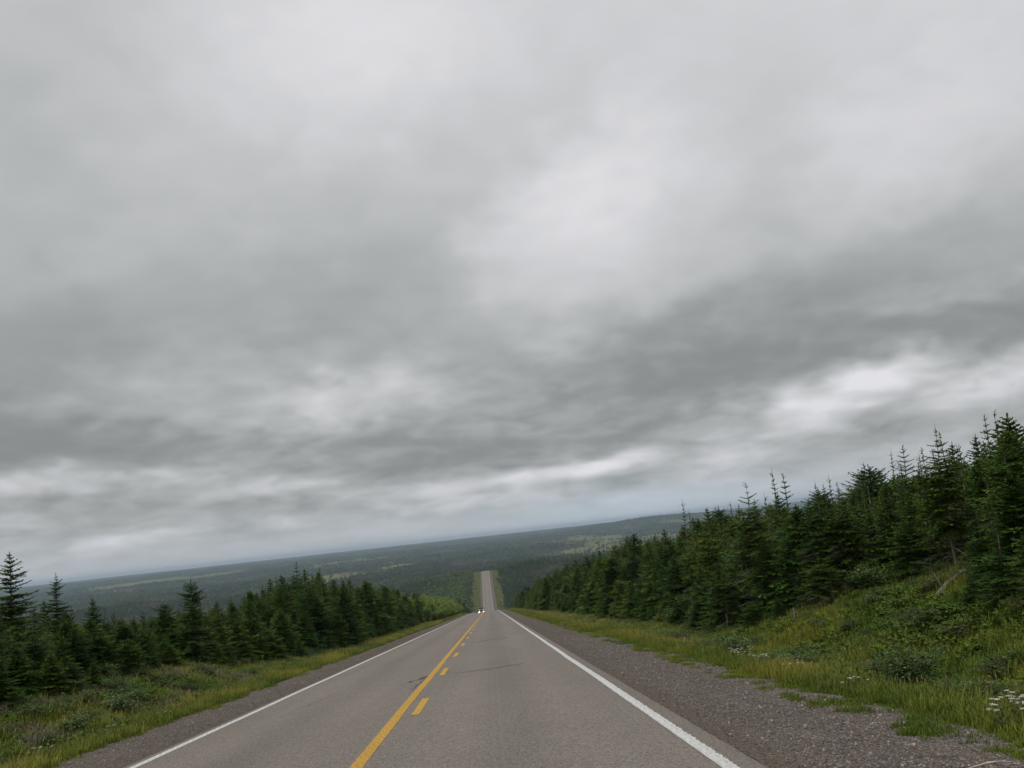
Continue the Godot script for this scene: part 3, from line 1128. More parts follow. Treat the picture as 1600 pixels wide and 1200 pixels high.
func build_tree_kinds() -> void:
	var dark := Color(0.045, 0.094, 0.021)
	var mid := Color(0.065, 0.118, 0.020)
	var olive := Color(0.072, 0.116, 0.019)
	kinds = [
		spruce(101, "skirted", 3.6, 1.45, dark, 0.12), spruce(102, "skirted", 4.4, 1.6, mid, 0.18), spruce(103, "skirted", 2.6, 1.2, mid * 1.1, 0.10), spruce(104, "skirted", 5.2, 1.75, dark, 0.22),
		spruce(201, "bare", 5.4, 1.65, olive, 0.30), spruce(202, "bare", 6.0, 1.75, mid, 0.34, 0.03), spruce(203, "bare", 4.8, 1.6, olive, 0.26, -0.02),
		spruce(301, "spire", 5.0, 1.5, dark, 0.25), spruce(302, "spire", 5.6, 1.6, dark, 0.32),
		spruce(401, "club", 4.6, 1.35, dark, 0.2),
		broadleaf(501, 4.0, 1.5, 9, 5200, 0.15, Color(0.165, 0.250, 0.048), 0.05),
	]
	kinds.append(spruce(701, "bushy", 3.8, 1.5, mid, 0.16))
	kinds.append(spruce(702, "bushy", 4.6, 1.6, dark, 0.24, 0.03))
	kinds.append(spruce(801, "bare", 5.8, 1.4, olive * 1.1, 0.62, 0.02))
	kinds.append(broadleaf(502, 3.2, 1.1, 7, 3200, 0.11, Color(0.070, 0.125, 0.028), 0.05))
	for k in kinds:
		var both := ArrayMesh.new()
		both.add_surface_from_arrays(Mesh.PRIMITIVE_TRIANGLES, k.trunk.surface_get_arrays(0))
		both.surface_set_material(0, m_bark)
		both.add_surface_from_arrays(Mesh.PRIMITIVE_TRIANGLES, k.crown.surface_get_arrays(0))
		both.surface_set_material(1, m_needle if k.form != "broadleaf" else m_leaf)
		if k.dead:
			both.add_surface_from_arrays(Mesh.PRIMITIVE_TRIANGLES, k.dead.surface_get_arrays(0))
			both.surface_set_material(2, m_bark)
		k.both = both
	lod_near = lod_conifer(9, 7, 0.2, 5)
	lod_far = lod_conifer(5, 5, 0.22, 6)
	lod_round = lod_blob(60, 7)


const SHADES := ["", "yellowish ", "pale green ", "deep green "]
const SKIRTED := [0, 1, 2, 3, 11, 12]
const BARE := [4, 5, 6, 13]
const SPIRES := [7, 8]
const FORM_WORDS := {"skirted": "full skirted fir", "bare": "bare trunked ragged spruce", "spire": "thin spired spruce", "club": "club topped spruce", "bushy": "round topped bushy fir", "broadleaf": "bright green broadleaf tree"}


func cap_ratio(left: bool, s: float) -> float:
	if left:
		return curve_at([[0.0, 0.07], [42.0, 0.075], [52.0, 0.12], [66.0, 0.26], [80.0, 0.28], [112.0, 0.26], [160.0, 0.24], [230.0, 0.28], [330.0, 0.26]], s)
	return curve_at([[0.0, 0.21], [30.0, 0.225], [36.0, 0.20], [46.0, 0.235], [60.0, 0.285], [90.0, 0.32], [160.0, 0.36], [240.0, 0.39], [420.0, 0.34]], s)


func top_limit(x: float, s: float) -> float:
	var left := x < 0.0
	return cap_ratio(left, s * 12.0 / maxf(absf(x), 9.0)) * absf(x) + EYE + road_y(s) - ground_y(x, s)


func build_near_forest() -> void:
	var trees := []   # {x, s, h, kind, yaw, label}
	# trees that stand out singly
	var picks := [
		[-16.0, 36.5, 4.4, 1, "tall dark spruce rising highest over the near valley side thicket"],
		[-16.4, 41.5, 4.1, 3, "second tall dark spruce of the valley side thicket, a little shorter"],
		[-15.0, 54.6, 4.4, 9, "club topped slim spruce standing alone above the valley side thicket"],
		[-14.2, 39.0, 2.7, 0, "low pointed fir between the two tall valley side spruces and the road"],
		[-11.6, 66.0, 5.3, 7, "pointed spruce at the peak of the valley side tree line"],
		[-11.4, 60.0, 4.4, 0, "leafy dark fir just before the peak of the valley side tree line"],
		[15.0, 35.6, 4.55, 7, "slim spruce whose thin spire pokes well above its uphill neighbours"],
		[15.0, 33.0, 4.1, 5, "sparse topped spruce with open candelabra branches against the sky"],
		[17.0, 33.6, 3.9, 6, "ragged tall spruce leaning beside the candelabra topped spruce"],
		[15.6, 30.2, 3.5, 4, "bare trunked spruce at the near end of the uphill tree line"],
		[14.0, 50.0, 6.3, 8, "taller of two twin spires over the uphill tree line"],
		[14.8, 51.0, 6.2, 7, "slightly shorter of two twin spires over the uphill tree line"],
		[14.0, 42.0, 5.0, 8, "spired spruce midway along the uphill skyline"],
		[13.0, 36.6, 3.7, 3, "broad bushy fir just behind the grassy mound"],
		[13.2, 69.0, 6.9, 8, "lone high spire where the uphill tree line meets the far ridge"],
		[10.8, 31.5, 3.2, 1, "big dark fir shading the hollow beside the grassy mound"],
		[9.4, 37.0, 4.9, 4, "spruce with a pale bare trunk at the edge of the roadside grass"],
		[10.9, 24.6, 3.4, 6, "spruce with a straight grey trunk above the leaning dead snag"],
	]
	for p in picks:
		trees.append({"x": p[0], "s": p[1], "h": p[2], "kind": p[3], "yaw": rng.randf() * TAU, "label": p[4]})
	for left in [false, true]:
		var sgn := -1.0 if left else 1.0
		var s := 9.0
		while s < 400.0:
			var row := 1.05 + s * 0.006
			var d := 0.0
			var depth := lerpf(26.0, 14.0, smoothstep(40.0, 200.0, s))
			while d < depth:
				var step := (0.95 if d < 2.5 else 1.35) + s * 0.004
				var ss := s + rng.randf_range(-0.5, 0.5) * row
				var x := forest_edge(left, ss) + sgn * (d + rng.randf_range(-0.4, 0.4) * step)
				d += step
				var lim := top_limit(x, ss)
				var birch: bool = left and ss > 160.0 and ss < 330.0 and d < 7.0
				var h := minf(lim * rng.randf_range(0.55, 1.0), rng.randf_range(3.6, 7.4))
				if left and ss < 50.0:
					h = minf(lim * rng.randf_range(0.7, 1.02), 5.0)
				if birch:
					h = lim * rng.randf_range(0.5, 1.12)
				elif d < 1.6:
					h *= rng.randf_range(0.3, 0.85)
				if h < 0.7:
					continue
				if rng.randf() < 0.12 and not birch:
					h = minf(h * 1.4, lim * (1.25 if left and ss < 60.0 else 1.1))
				var k: int
				var q := rng.randf()
				if birch:
					k = 10
				elif rng.randf() < 0.03:
					k = 14
				elif (h < 3.0 or d < 1.6) and not (not left and ss < 48.0 and q < 0.4):
					k = SKIRTED[rng.randi() % 6]
				elif not left and ss < 60.0:
					k = BARE[rng.randi() % 4] if q < 0.33 else (SPIRES[rng.randi() % 2] if q < 0.6 else SKIRTED[rng.randi() % 6])
				else:
					k = BARE[rng.randi() % 4] if q < 0.2 else (SPIRES[rng.randi() % 2] if q < 0.42 else (9 if q < 0.47 else SKIRTED[rng.randi() % 6]))
				var clash := false
				for e in picks.size():
					if absf(trees[e].x - x) < 0.8 and absf(trees[e].s - ss) < 0.8:
						clash = true
				if not clash:
					trees.append({"x": x, "s": ss, "h": h, "kind": k, "yaw": rng.randf() * TAU, "label": ""})
			s += row
	# which trees show largest: paint nearest first into a coarse grid of viewing directions and count the fresh cells
	var order := range(trees.size())
	order.sort_custom(func(a, b): return trees[a].s * trees[a].s + trees[a].x * trees[a].x < trees[b].s * trees[b].s + trees[b].x * trees[b].x)
	var grid := PackedByteArray()
	var aw := 640
	var ah := 320
	grid.resize(aw * ah)
	for i in order:
		var t: Dictionary = trees[i]
		var dist := sqrt(t.x * t.x + t.s * t.s)
		var az := rad_to_deg(atan2(t.x, t.s))
		var gy := ground_y(t.x, t.s) - EYE
		var e0 := rad_to_deg(gy / dist)
		var e1 := rad_to_deg((gy + t.h) / dist)
		var half: float = rad_to_deg(t.h * 0.24 / dist)
		var fresh := 0
		for c in range(int((az - half + 32.0) * 10.0), int((az + half + 32.0) * 10.0) + 1):
			if c < 0 or c >= aw:
				continue
			var off: float = absf((c + 0.5) / 10.0 - 32.0 - az) / maxf(half, 0.02)
			var hi := lerpf(e1, e0, clampf(off, 0.0, 1.0))
			for r in range(int((e0 + 16.0) * 10.0), int((hi + 16.0) * 10.0) + 1):
				if r >= 0 and r < ah and grid[r * aw + c] == 0:
					grid[r * aw + c] = 1
					if az > -26.0 and az < 28.0:
						fresh += 1
		t.fresh = fresh
		t.size = fresh
	var by_size := range(trees.size())
	by_size.sort_custom(func(a, b): return trees[a].size + (100000 if trees[a].label != "" else 0) > trees[b].size + (100000 if trees[b].label != "" else 0))
	var single := {}
	for i in by_size:
		if single.size() >= 285:
			break
		if trees[i].size < 3:
			continue
		single[i] = true
	var counters := {}
	var rest := []
	for k in kinds.size():
		rest.append([[], []])
	var firsts := {}
	for i in order:
		var t: Dictionary = trees[i]
		var k: Dictionary = kinds[t.kind]
		var sc: float = t.h / k.h
		var at := Vector3(t.x, ground_y(t.x, t.s) - 0.04, -t.s)
		var wide: float = sc * rng.randf_range(0.9, 1.15)
		if t.h < 3.2 and t.label == "":
			wide *= lerpf(1.5, 1.0, smoothstep(1.2, 3.2, t.h))
		if k.h > 4.0 and sc < 0.7:
			wide = maxf(wide, sc * 1.15)
		var basis := Basis(Vector3.UP, t.yaw) * Basis.from_scale(Vector3(wide, sc, wide))
		if single.has(i):
			var left: bool = t.x < 0.0
			var o: Node3D
			if firsts.has(t.kind):
				o = firsts[t.kind].duplicate()
				o.name = numbered("broadleaf_tree" if k.form == "broadleaf" else "conifer")
				add_child(o, true)
			else:
				o = base_node("broadleaf_tree" if k.form == "broadleaf" else "conifer", Vector3.ZERO)
				put("trunk", k.trunk, m_bark, o)
				put("crown", k.crown, m_needle if k.form != "broadleaf" else m_leaf, o)
				if k.dead:
					put("dead_branches", k.dead, m_bark, o.get_child(0))
				firsts[t.kind] = o
			o.transform = Transform3D(basis, at)
			var shade := rng.randi() % 4
			if t.label != "":
				shade = 0
			for ch in o.get_children():
				if str(ch.name).begins_with("crown") and k.form != "broadleaf":
					ch.material_override = m_needles[shade]
			var side := "valley side" if left else "uphill"
			var label: String = t.label
			if label == "":
				var edge := absf(t.x) - absf(forest_edge(left, t.s))
				var row := "edge" if edge < 2.6 else "back"
				var key := "%s|%s|%s" % [side, row, k.form]
				counters[key] = counters.get(key, 0) + 1
				var nth: int = counters[key]
				var words: String = FORM_WORDS[k.form]
				var where := side + " edge" if row == "edge" else side + " back row"
				var nearness := "near"
				if t.s > 190.0:
					nearness = "just before the crest"
				elif t.s > 110.0:
					nearness = "two thirds to the crest"
				elif t.s > 62.0:
					nearness = "a third to the crest"
				if t.s <= 62.0 and nth <= ORDINALS.size():
					label = "%s %s from the camera along the %s" % [ORDINALS[nth - 1], words, where]
				else:
					var tall := "low" if t.h < 2.4 else ("middling" if t.h < 4.2 else "tall")
					label = "%s %s%s, %s, %s" % [tall, SHADES[shade] if k.form != "broadleaf" else "", words, where, nearness]
			tag(o, label, "tree", ("trees of the %s forest" % side) if k.form != "broadleaf" else "broadleaf trees along the valley side edge")
		else:
			rest[t.kind][0].append(Transform3D(basis, at))
			var v := rng.randf_range(0.85, 1.15)
			var ye := rng.randf_range(-0.15, 0.3)
			rest[t.kind][1].append(Color(v * (1.0 + ye), v, v * (1.0 - ye * 0.5)))
	var words := ["thicket of firs", "thicket of taller firs", "thicket of young firs", "thicket of broad firs", "stand of ragged spruces", "stand of leaning spruces", "stand of thin spruces", "stand of spired spruces", "stand of tall spired spruces", "stand of club topped spruces", "copse of broadleaf trees", "clump of bushy firs", "clump of round topped firs", "stand of gappy spruces", "scatter of small broadleaf trees"]
	for k in kinds.size():
		scatter("forest", kinds[k].both, null, rest[k][0], rest[k][1], "%s filling the roadside forest behind its edge trees" % words[k], "forest")


const ORDINALS := ["first", "second", "third", "fourth", "fifth", "sixth", "seventh", "eighth", "ninth", "tenth", "eleventh", "twelfth", "thirteenth", "fourteenth", "fifteenth", "sixteenth", "seventeenth", "eighteenth", "nineteenth", "twentieth"]


func build_far_forest() -> void:
	var near_t := []
	var near_c := []
	var far_t := []
	var far_c := []
	var round_t := []
	var round_c := []
	var r := 40.0
	while r < 6500.0:
		var sp := maxf(2.3, r * 0.0046)
		var na := int(deg_to_rad(68.0) * r / sp)
		for i in na:
			var a := deg_to_rad(-33.0 + 68.0 * (i + rng.randf()) / na)
			var rr := r + rng.randf_range(-0.5, 0.5) * sp
			var x := sin(a) * rr
			var s := cos(a) * rr
			if s < 1500.0:
				var e := forest_edge(x < 0.0, s)
				var off := (x - e) if x > 0.0 else (e - x)
				if off < 0.4:
					continue
				var depth := lerpf(26.0, 14.0, smoothstep(40.0, 200.0, s))
				if s < 400.0 and off < depth - 1.0:
					continue
			if clearing(x, s) > 0.35 and rng.randf() < 0.88:
				continue
			var h := rng.randf_range(4.5, 8.0)
			if s < 420.0:
				h = minf(h, top_limit(x, s) * rng.randf_range(0.6, 0.95))
				if h < 1.0:
					continue
			var t := forest_tint(x, s)
			var k := rng.randf_range(0.75, 1.3)
			var yy := ground_y(x, s) - 0.15
			var broad := rng.randf() < 0.12 + (0.45 if t.g > 0.09 else 0.0)
			var wide := h * (1.0 + minf(1.3, r / 2600.0)) * rng.randf_range(0.85, 1.3)
			if broad:
				wide *= 1.15
				h *= 0.8
				t = t.lerp(Color(0.070, 0.105, 0.028), 0.45)
			var tf := Transform3D(Basis(Vector3.UP, rng.randf() * TAU) * Basis.from_scale(Vector3(wide, h, wide)), Vector3(x, yy, -s))
			t = Color(t.r * k, t.g * k, t.b * k)
			if broad:
				round_t.append(tf)
				round_c.append(t)
			elif r < 700.0:
				near_t.append(tf)
				near_c.append(t)
			else:
				far_t.append(tf)
				far_c.append(t)
		r += sp
	scatter("forest", lod_near, m_needle, near_t, near_c, "dense conifer forest on the slopes either side of the dip", "forest")
	scatter("forest", lod_far, m_needle, far_t, far_c, "dark conifer forest covering the far rolling hills", "forest")
	scatter("forest", lod_round, m_leaf, round_t, round_c, "lighter broadleaf trees mixed through the distant forest", "forest")


# ------------------------------------------------------------------ verges
func tuft(sd: int, blades: int, h: float, spread: float, w: float, low: Color, high: Color, seed_heads: float, broad := false) -> ArrayMesh:
	var r := RandomNumberGenerator.new()
	r.seed = sd
	var mb := MB.new()
	for i in blades:
		var a := r.randf() * TAU
		var rad := spread * sqrt(r.randf())
		var p := Vector3(cos(a) * rad, -0.02, sin(a) * rad)
		var b := r.randf() * TAU
		var hh := h * r.randf_range(0.45, 1.1)
		var bend := hh * r.randf_range(0.1, 0.6)
		var out := Vector3(cos(b), 0, sin(b))
		var s := Vector3(-sin(b), 0, cos(b)) * w * r.randf_range(0.7, 1.3)
		var k := r.randf_range(0.75, 1.25)
		var c0 := Color(low.r * k, low.g * k, low.b * k)
		var c1 := c0.lerp(high, r.randf_range(0.2, 1.0))
		if broad:
			var d := Vector3(cos(b), r.randf_range(-0.1, 0.9), sin(b)).normalized()
			var q := p + Vector3(0, hh * r.randf(), 0)
			mb.leaf(q, d * w * 6.0 * r.randf_range(0.6, 1.3), d.cross(Vector3(r.randf_range(-0.5, 0.5), 1, 0.2)).normalized() * w * 2.0, c0, c1)
			continue
		var mid := p + Vector3(0, hh * 0.6, 0) + out * bend * 0.3
		var tip := p + Vector3(0, hh, 0) + out * bend
		mb.tri(p - s, mid - s * 0.7, p + s, c0, c1, c0)
		mb.tri(p + s, mid - s * 0.7, mid + s * 0.7, c0, c1, c1)
		mb.tri(mid - s * 0.7, tip, mid + s * 0.7, c1, c1, c1)
		if r.randf() < seed_heads:
			mb.leaf(tip - out * 0.02 - Vector3(0, 0.03, 0), Vector3(0, 0.08, 0) + out * 0.03, Vector3(-sin(b), 0, cos(b)) * 0.006, Color(0.17, 0.15, 0.07), Color(0.22, 0.19, 0.10))
	return mb.mesh()


func build_verges() -> void:
	var green0 := Color(0.074, 0.126, 0.015)
	var green1 := Color(0.146, 0.205, 0.027)
	var defs := [
		[tuft(1, 50, 0.15, 0.20, 0.006, green0, green1, 0.0), "short_grass", "short green grass covering the verges", "grass"],
		[tuft(2, 44, 0.25, 0.19, 0.005, green0 * 1.1, Color(0.19, 0.225, 0.045), 0.02), "tall_grass", "tall seeding grass along the gravel edges", "grass"],
		[tuft(3, 60, 0.22, 0.22, 0.011, green0 * 0.9, green1, 0.0, true), "weeds", "low broad leaved weeds growing through the verge grass", "weeds"],
		[tuft(4, 50, 0.20, 0.18, 0.004, Color(0.10, 0.075, 0.04), Color(0.17, 0.14, 0.075), 0.1), "dry_grass", "dry brownish grass in patches on the banks", "grass"],
		[tuft(5, 70, 0.16, 0.24, 0.004, Color(0.17, 0.165, 0.14), Color(0.30, 0.29, 0.26), 0.0), "lichen", "grey lichen and bleached twigs on the valley side bank", "lichen"],
	]
	var where := []
	var tints := []
	for d in defs:
		where.append([])
		tints.append([])
	for i in 150000:
		var s := 5.0 + 150.0 * pow(rng.randf(), 2.1)
		if rng.randf() < 0.10:
			s = rng.randf_range(100.0, 340.0)
		var left := rng.randf() < 0.45
		var x: float
		if left:
			x = -rng.randf_range(7.0, 14.5 if s < 60.0 else 11.5)
		else:
			x = rng.randf_range(4.1, 13.5 if s < 60.0 else 12.0)
		var jag := 0.30 * n_mid.get_noise_2d(s * 0.22, 12.0 if left else 25.0) + 0.30 * n_fine.get_noise_2d(s * 2.3, 2.0)
		var off := (-7.45 - x + jag) if left else (x - 4.85 - 0.35 * (1.0 - smoothstep(9.5, 18.0, s)) + jag)
		if off < 0.0:
			# stragglers on the gravel
			if off < -0.9 or (rng.randf() > 0.3 * exp(off * 5.0) and (left or n_mid.get_noise_2d(x * 1.3, s * 0.8 + 70.0) < 0.2)):
				continue
		var y := ground_y(x, s)
		if off < 0.5:
			var sh := road_y(s) - 0.088 - 0.03 * (x - 2.37) - 0.06 * maxf(0.0, x - 4.4) if not left else road_y(s) - 0.082 - 0.025 * (-5.55 - x) - 0.06 * maxf(0.0, -7.3 - x)
			y = maxf(y, sh)
		var m := n_mid.get_noise_2d(x * 0.3 + (50.0 if left else 0.0), s * 0.14)
		var m2 := n_mid.get_noise_2d(x * 0.45, s * 0.3 + 90.0)
		var k := 0
		var edge_w := 1.0 - smoothstep(0.0, 2.0, off)
		var q := rng.randf()
		if off < 0.0:
			k = 0
		elif left and s < 42.0 and off > 1.4 and m2 > 0.08 and q < 0.75:
			k = 4 if q < 0.4 else 3
		elif q < 0.26 + 0.25 * edge_w + 0.5 * m:
			k = 1
		elif q < 0.62 + 0.9 * m2:
			k = 2 if off > 0.6 else 0
		elif m2 > 0.16:
			k = 3
		var sc := rng.randf_range(0.7, 1.3) * (1.0 + smoothstep(30.0, 150.0, s) * 0.9)
		if off < 0.3:
			sc *= 0.5 if off < 0.0 else 0.8
		var flat := 1.0 if s < 60.0 else 0.75
		where[k].append(Transform3D(Basis(Vector3.UP, rng.randf() * TAU) * Basis.from_scale(Vector3(sc * 1.15, sc * flat, sc * 1.15)), Vector3(x, y, -s)))
		var v := rng.randf_range(0.75, 1.2) * (1.0 + 0.35 * m)
		var yel := clampf(0.5 + m * 1.2 + edge_w * 0.4 - 0.2, 0.0, 1.0)
		if k == 4 or k == 3:
			tints[k].append(Color(v, v, v))
		else:
			tints[k].append(Color(v * lerpf(0.9, 1.35, yel), v * lerpf(1.0, 1.08, yel), v))
	for d in defs.size():
		scatter(defs[d][1], defs[d][0], m_grass, where[d], tints[d], defs[d][2], defs[d][3])


# ------------------------------------------------------------------ shrubs, flowers, dead wood
func shrub(called: String, d: Dictionary, x: float, s: float, scale_: float, label: String, category: String, group := "") -> Node3D:
	var o := base_node(called, Vector3(x, ground_y(x, s) - 0.03, -s))
	o.rotation.y = rng.randf() * TAU
	o.scale = Vector3.ONE * scale_
	put("stems", d.trunk, m_bark, o)
	put("leaves", d.crown, m_leaf, o)
	tag(o, label, category, group)
	return o


func flower_clump(sd: int, n: int, h: float, spread: float, head: float, petal: Color) -> Dictionary:
	var r := RandomNumberGenerator.new()
	r.seed = sd
	var st := MB.new()
	var fl := MB.new()
	for i in n:
		var a := r.randf() * TAU
		var rad := spread * sqrt(r.randf())
		var p := Vector3(cos(a) * rad * 0.6, -0.03, sin(a) * rad * 0.6)
		var e := Vector3(cos(a) * rad, h * r.randf_range(0.7, 1.0), sin(a) * rad)
		st.tube([p, p.lerp(e, 0.5) + Vector3(0, 0.03, 0), e], [0.004, 0.003, 0.002], 3, Color(0.06, 0.09, 0.03), Color(0.10, 0.13, 0.06))
		for q in 9:
			var u := r.randf_range(0.1, 0.85)
			var b := r.randf() * TAU
			var d := Vector3(cos(b), 0.5, sin(b))
			st.leaf(p.lerp(e, u), d * 0.075, d.cross(Vector3.UP).normalized() * 0.009, Color(0.065, 0.095, 0.035), Color(0.10, 0.13, 0.06))
		# a flat head of small florets
		for q in 9:
			var b := TAU * q / 8.0
			var c := e + (Vector3(cos(b), 0, sin(b)) * head * 0.62 if q < 8 else Vector3.ZERO) + Vector3(0, r.randf_range(-0.006, 0.006), 0)
			for z in 3:
				var bb := b + z * TAU / 3.0
				var k := r.randf_range(0.8, 1.0)
				fl.leaf(c, Vector3(cos(bb), r.randf_range(0.1, 0.5), sin(bb)) * head * 0.55, Vector3(-sin(bb), 0, cos(bb)) * head * 0.24, Color(petal.r * k * 0.9, petal.g * k * 0.9, petal.b * k * 0.8), Color(petal.r * k, petal.g * k, petal.b * k))
	return {"stems": st.mesh(), "blossoms": fl.mesh()}


func flowers(called: String, d: Dictionary, x: float, s: float, scale_: float, label: String, group: String) -> void:
	var o := base_node(called, Vector3(x, ground_y(x, s), -s))
	o.rotation.y = rng.randf() * TAU
	o.scale = Vector3.ONE * scale_
	put("stems", d.stems, m_grass, o)
	put("blossoms", d.blossoms, m_petal, o)
	tag(o, label, "flowers", group)


func build_shrubs_and_flowers() -> void:
	var willow := broadleaf(601, 0.85, 0.62, 12, 2600, 0.055, Color(0.050, 0.092, 0.022), 0.12)
	var alder := broadleaf(602, 1.0, 0.8, 10, 2600, 0.075, Color(0.070, 0.120, 0.024), 0.04)
	var low := broadleaf(603, 0.55, 0.6, 12, 1500, 0.06, Color(0.080, 0.130, 0.034), 0.12)
	shrub("shrub", willow, 6.45, 17.0, 1.0, "rounded dark shrub flecked with pale leaves beside the gravel shoulder", "shrub")
	shrub("shrub", alder, 9.0, 52.0, 1.35, "grey green bush in front of the uphill firs, halfway to the crest", "shrub")
	shrub("shrub", low, 6.3, 22.5, 0.9, "low pale leaved bush farther from the camera than the rounded dark shrub", "shrub")
	shrub("shrub", low, 5.9, 26.5, 1.0, "leafy clump among white flowers at the gravel edge", "shrub")
	shrub("shrub", alder, 6.3, 14.2, 0.5, "small bush nearest the camera on the uphill verge", "shrub")
	shrub("shrub", alder, 10.2, 28.0, 0.95, "bright green bush on top of the grassy mound", "shrub")
	shrub("shrub", alder, 9.6, 92.0, 1.2, "dark bush standing forward of the distant uphill firs", "shrub")
	shrub("shrub", willow, -10.6, 30.5, 0.75, "dark bush low on the valley side bank", "shrub")
	shrub("shrub", alder, -11.9, 33.5, 0.75, "bright bush at the foot of the near valley side firs", "shrub")
	shrub("shrub", low, -9.1, 23.5, 0.9, "leafy green clump at the bottom of the valley side bank", "shrub")
	shrub("shrub", low, -9.3, 27.0, 1.0, "green clump halfway along the valley side bank", "shrub")
	shrub("shrub", willow, -9.3, 55.0, 0.9, "grey green shrub in the narrow valley side verge", "shrub")
	for p in [[-19.0, 830.0, 3.2, "largest bush low in the far hill road's valley side strip"], [-14.0, 870.0, 2.2, "bush nearer the pavement low beside the far hill road"], [-12.5, 1010.0, 2.0, "small bush halfway up the far hill road's cleared strip"], [10.5, 850.0, 2.0, "lone bush across the far hill road from the others"]]:
		shrub("shrub", alder, p[0], p[1], p[2], p[3], "shrub", "bushes beside the far hill road")
	var heath := broadleaf(604, 0.32, 0.42, 10, 900, 0.034, Color(0.042, 0.080, 0.018), 0.03)
	var hm := ArrayMesh.new()
	hm.add_surface_from_arrays(Mesh.PRIMITIVE_TRIANGLES, heath.trunk.surface_get_arrays(0))
	hm.surface_set_material(0, m_bark)
	hm.add_surface_from_arrays(Mesh.PRIMITIVE_TRIANGLES, heath.crown.surface_get_arrays(0))
	hm.surface_set_material(1, m_leaf)
	var where := []
	var tints := []
	for i in 1400:
		var left := rng.randf() < 0.52
		var s := 11.0 + 60.0 * pow(rng.randf(), 1.4)
		var x := rng.randf_range(-13.5, -8.3) if left else rng.randf_range(6.0, 12.0)
		if n_mid.get_noise_2d(x * 0.4 + 7.0, s * 0.3) < -0.02:
			continue
		where.append(Transform3D(Basis(Vector3.UP, rng.randf() * TAU) * Basis.from_scale(Vector3(1.2, 1.0, 1.2) * rng.randf_range(0.5, 1.25)), Vector3(x, ground_y(x, s) - 0.03, -s)))
		var v := rng.randf_range(0.75, 1.5)
		tints.append(Color(v * rng.randf_range(0.9, 1.3), v, v))
	scatter("heath", hm, null, where, tints, "low dark heath bushes sprawling over the grassy banks", "heath")
	var white := flower_clump(701, 22, 0.42, 0.30, 0.030, Color(0.80, 0.80, 0.76))
	var few := flower_clump(702, 6, 0.34, 0.25, 0.026, Color(0.80, 0.80, 0.74))
	var gold := flower_clump(703, 4, 0.5, 0.06, 0.022, Color(0.62, 0.42, 0.03))
	flowers("white_flowers", white, 5.25, 11.0, 1.0, "big clump of white flowers at the gravel edge near the camera", "white flower clumps")
	flowers("white_flowers", white, 5.65, 11.5, 0.85, "white flower clump just behind the biggest one", "white flower clumps")
	flowers("white_flowers", white, 5.6, 24.6, 1.0, "white flower clump in the grass where the verge widens", "white flower clumps")
	flowers("white_flowers", white, 5.5, 22.6, 0.8, "paler white flower clump nearer the gravel than its neighbour", "white flower clumps")
	flowers("white_flowers", few, 5.2, 15.6, 1.0, "few white blossoms below the rounded dark shrub", "white flower clumps")
	flowers("white_flowers", few, 5.3, 19.3, 0.9, "few white blossoms between the low pale bush and the rounded shrub", "white flower clumps")
	flowers("white_flowers", few, -7.9, 19.0, 0.9, "few white blossoms at the valley side gravel edge", "white flower clumps")
	flowers("white_flowers", few, -7.9, 22.6, 0.9, "scattered white blossoms where the valley side bank begins", "white flower clumps")
	flowers("white_flowers", few, -8.0, 26.2, 0.8, "white blossoms farthest along the valley side gravel edge", "white flower clumps")
	flowers("yellow_flowers", gold, 5.9, 13.0, 1.0, "tall yellow flower spray standing in the uphill grass", "")
	# leaning dead snag on the uphill bank
	var wood := Color(0.20, 0.18, 0.155)
	var sn := MB.new()
	var sx := 9.3
	var s2 := 22.6
	var b := Vector3.ZERO
	sn.tube([b + Vector3(-0.05, -0.1, 0), Vector3(0.22, 0.22, -0.1), Vector3(0.5, 0.42, -0.2), Vector3(0.95, 0.62, -0.4), Vector3(1.7, 0.95, -0.5)], [0.075, 0.06, 0.05, 0.035, 0.012], 8, wood * 0.8, wood, n_fine)
	var o := base_node("dead_snag", Vector3(sx, ground_y(sx, s2), -s2))
	put("trunk", sn.mesh(), m_bark, o)
	var tw := MB.new()
	for i in 14:
		var u := rng.randf_range(0.25, 1.0)
		var p := Vector3(0, 0, 0).lerp(Vector3(1.6, 0.9, -0.5), u)
		var e := Vector3(rng.randf_range(-0.5, 0.7), rng.randf_range(-0.1, 0.7), rng.randf_range(-0.4, 0.4))
		tw.tube([p, p + e * 0.5, p + e * 0.9 + Vector3(0, -0.05, 0)], [0.012, 0.008, 0.003], 4, wood, wood * 1.15)
	put("branch", tw.mesh(), m_bark, o)
	tag(o, "leaning dead grey snag on the grassy bank behind the rounded shrub", "dead tree")
	# stake
	var stk := MB.new()
	stk.tube([Vector3(0, -0.1, 0), Vector3(0.015, 0.25, 0), Vector3(0.02, 0.47, 0)], [0.03, 0.03, 0.027], 6, Color(0.20, 0.185, 0.165), Color(0.24, 0.22, 0.2), n_fine)
	stk.tube([Vector3(0.02, 0.47, 0), Vector3(0.02, 0.48, 0)], [0.027, 0.001], 6, Color(0.32, 0.30, 0.27), Color(0.32, 0.30, 0.27))
	var st := put("stake", stk.mesh(), m_bark)
	st.position = Vector3(8.5, ground_y(8.5, 30.2), -30.2)
	tag(st, "short weathered wooden stake below the firs by the hollow", "stake")
	# bleached stick on the gravel
	var sk := MB.new()
	sk.tube([Vector3(-0.16, 0, 0.05), Vector3(-0.04, 0.012, 0.0), Vector3(0.05, 0.03, -0.02), Vector3(0.2, 0.015, -0.04)], [0.006, 0.011, 0.012, 0.005], 6, Color(0.55, 0.50, 0.43), Color(0.60, 0.55, 0.48), n_fine)
	sk.tube([Vector3(0.03, 0.025, -0.01), Vector3(0.13, 0.05, 0.03), Vector3(0.22, 0.03, 0.06)], [0.008, 0.006, 0.003], 5, Color(0.55, 0.50, 0.43), Color(0.60, 0.55, 0.48), n_fine)
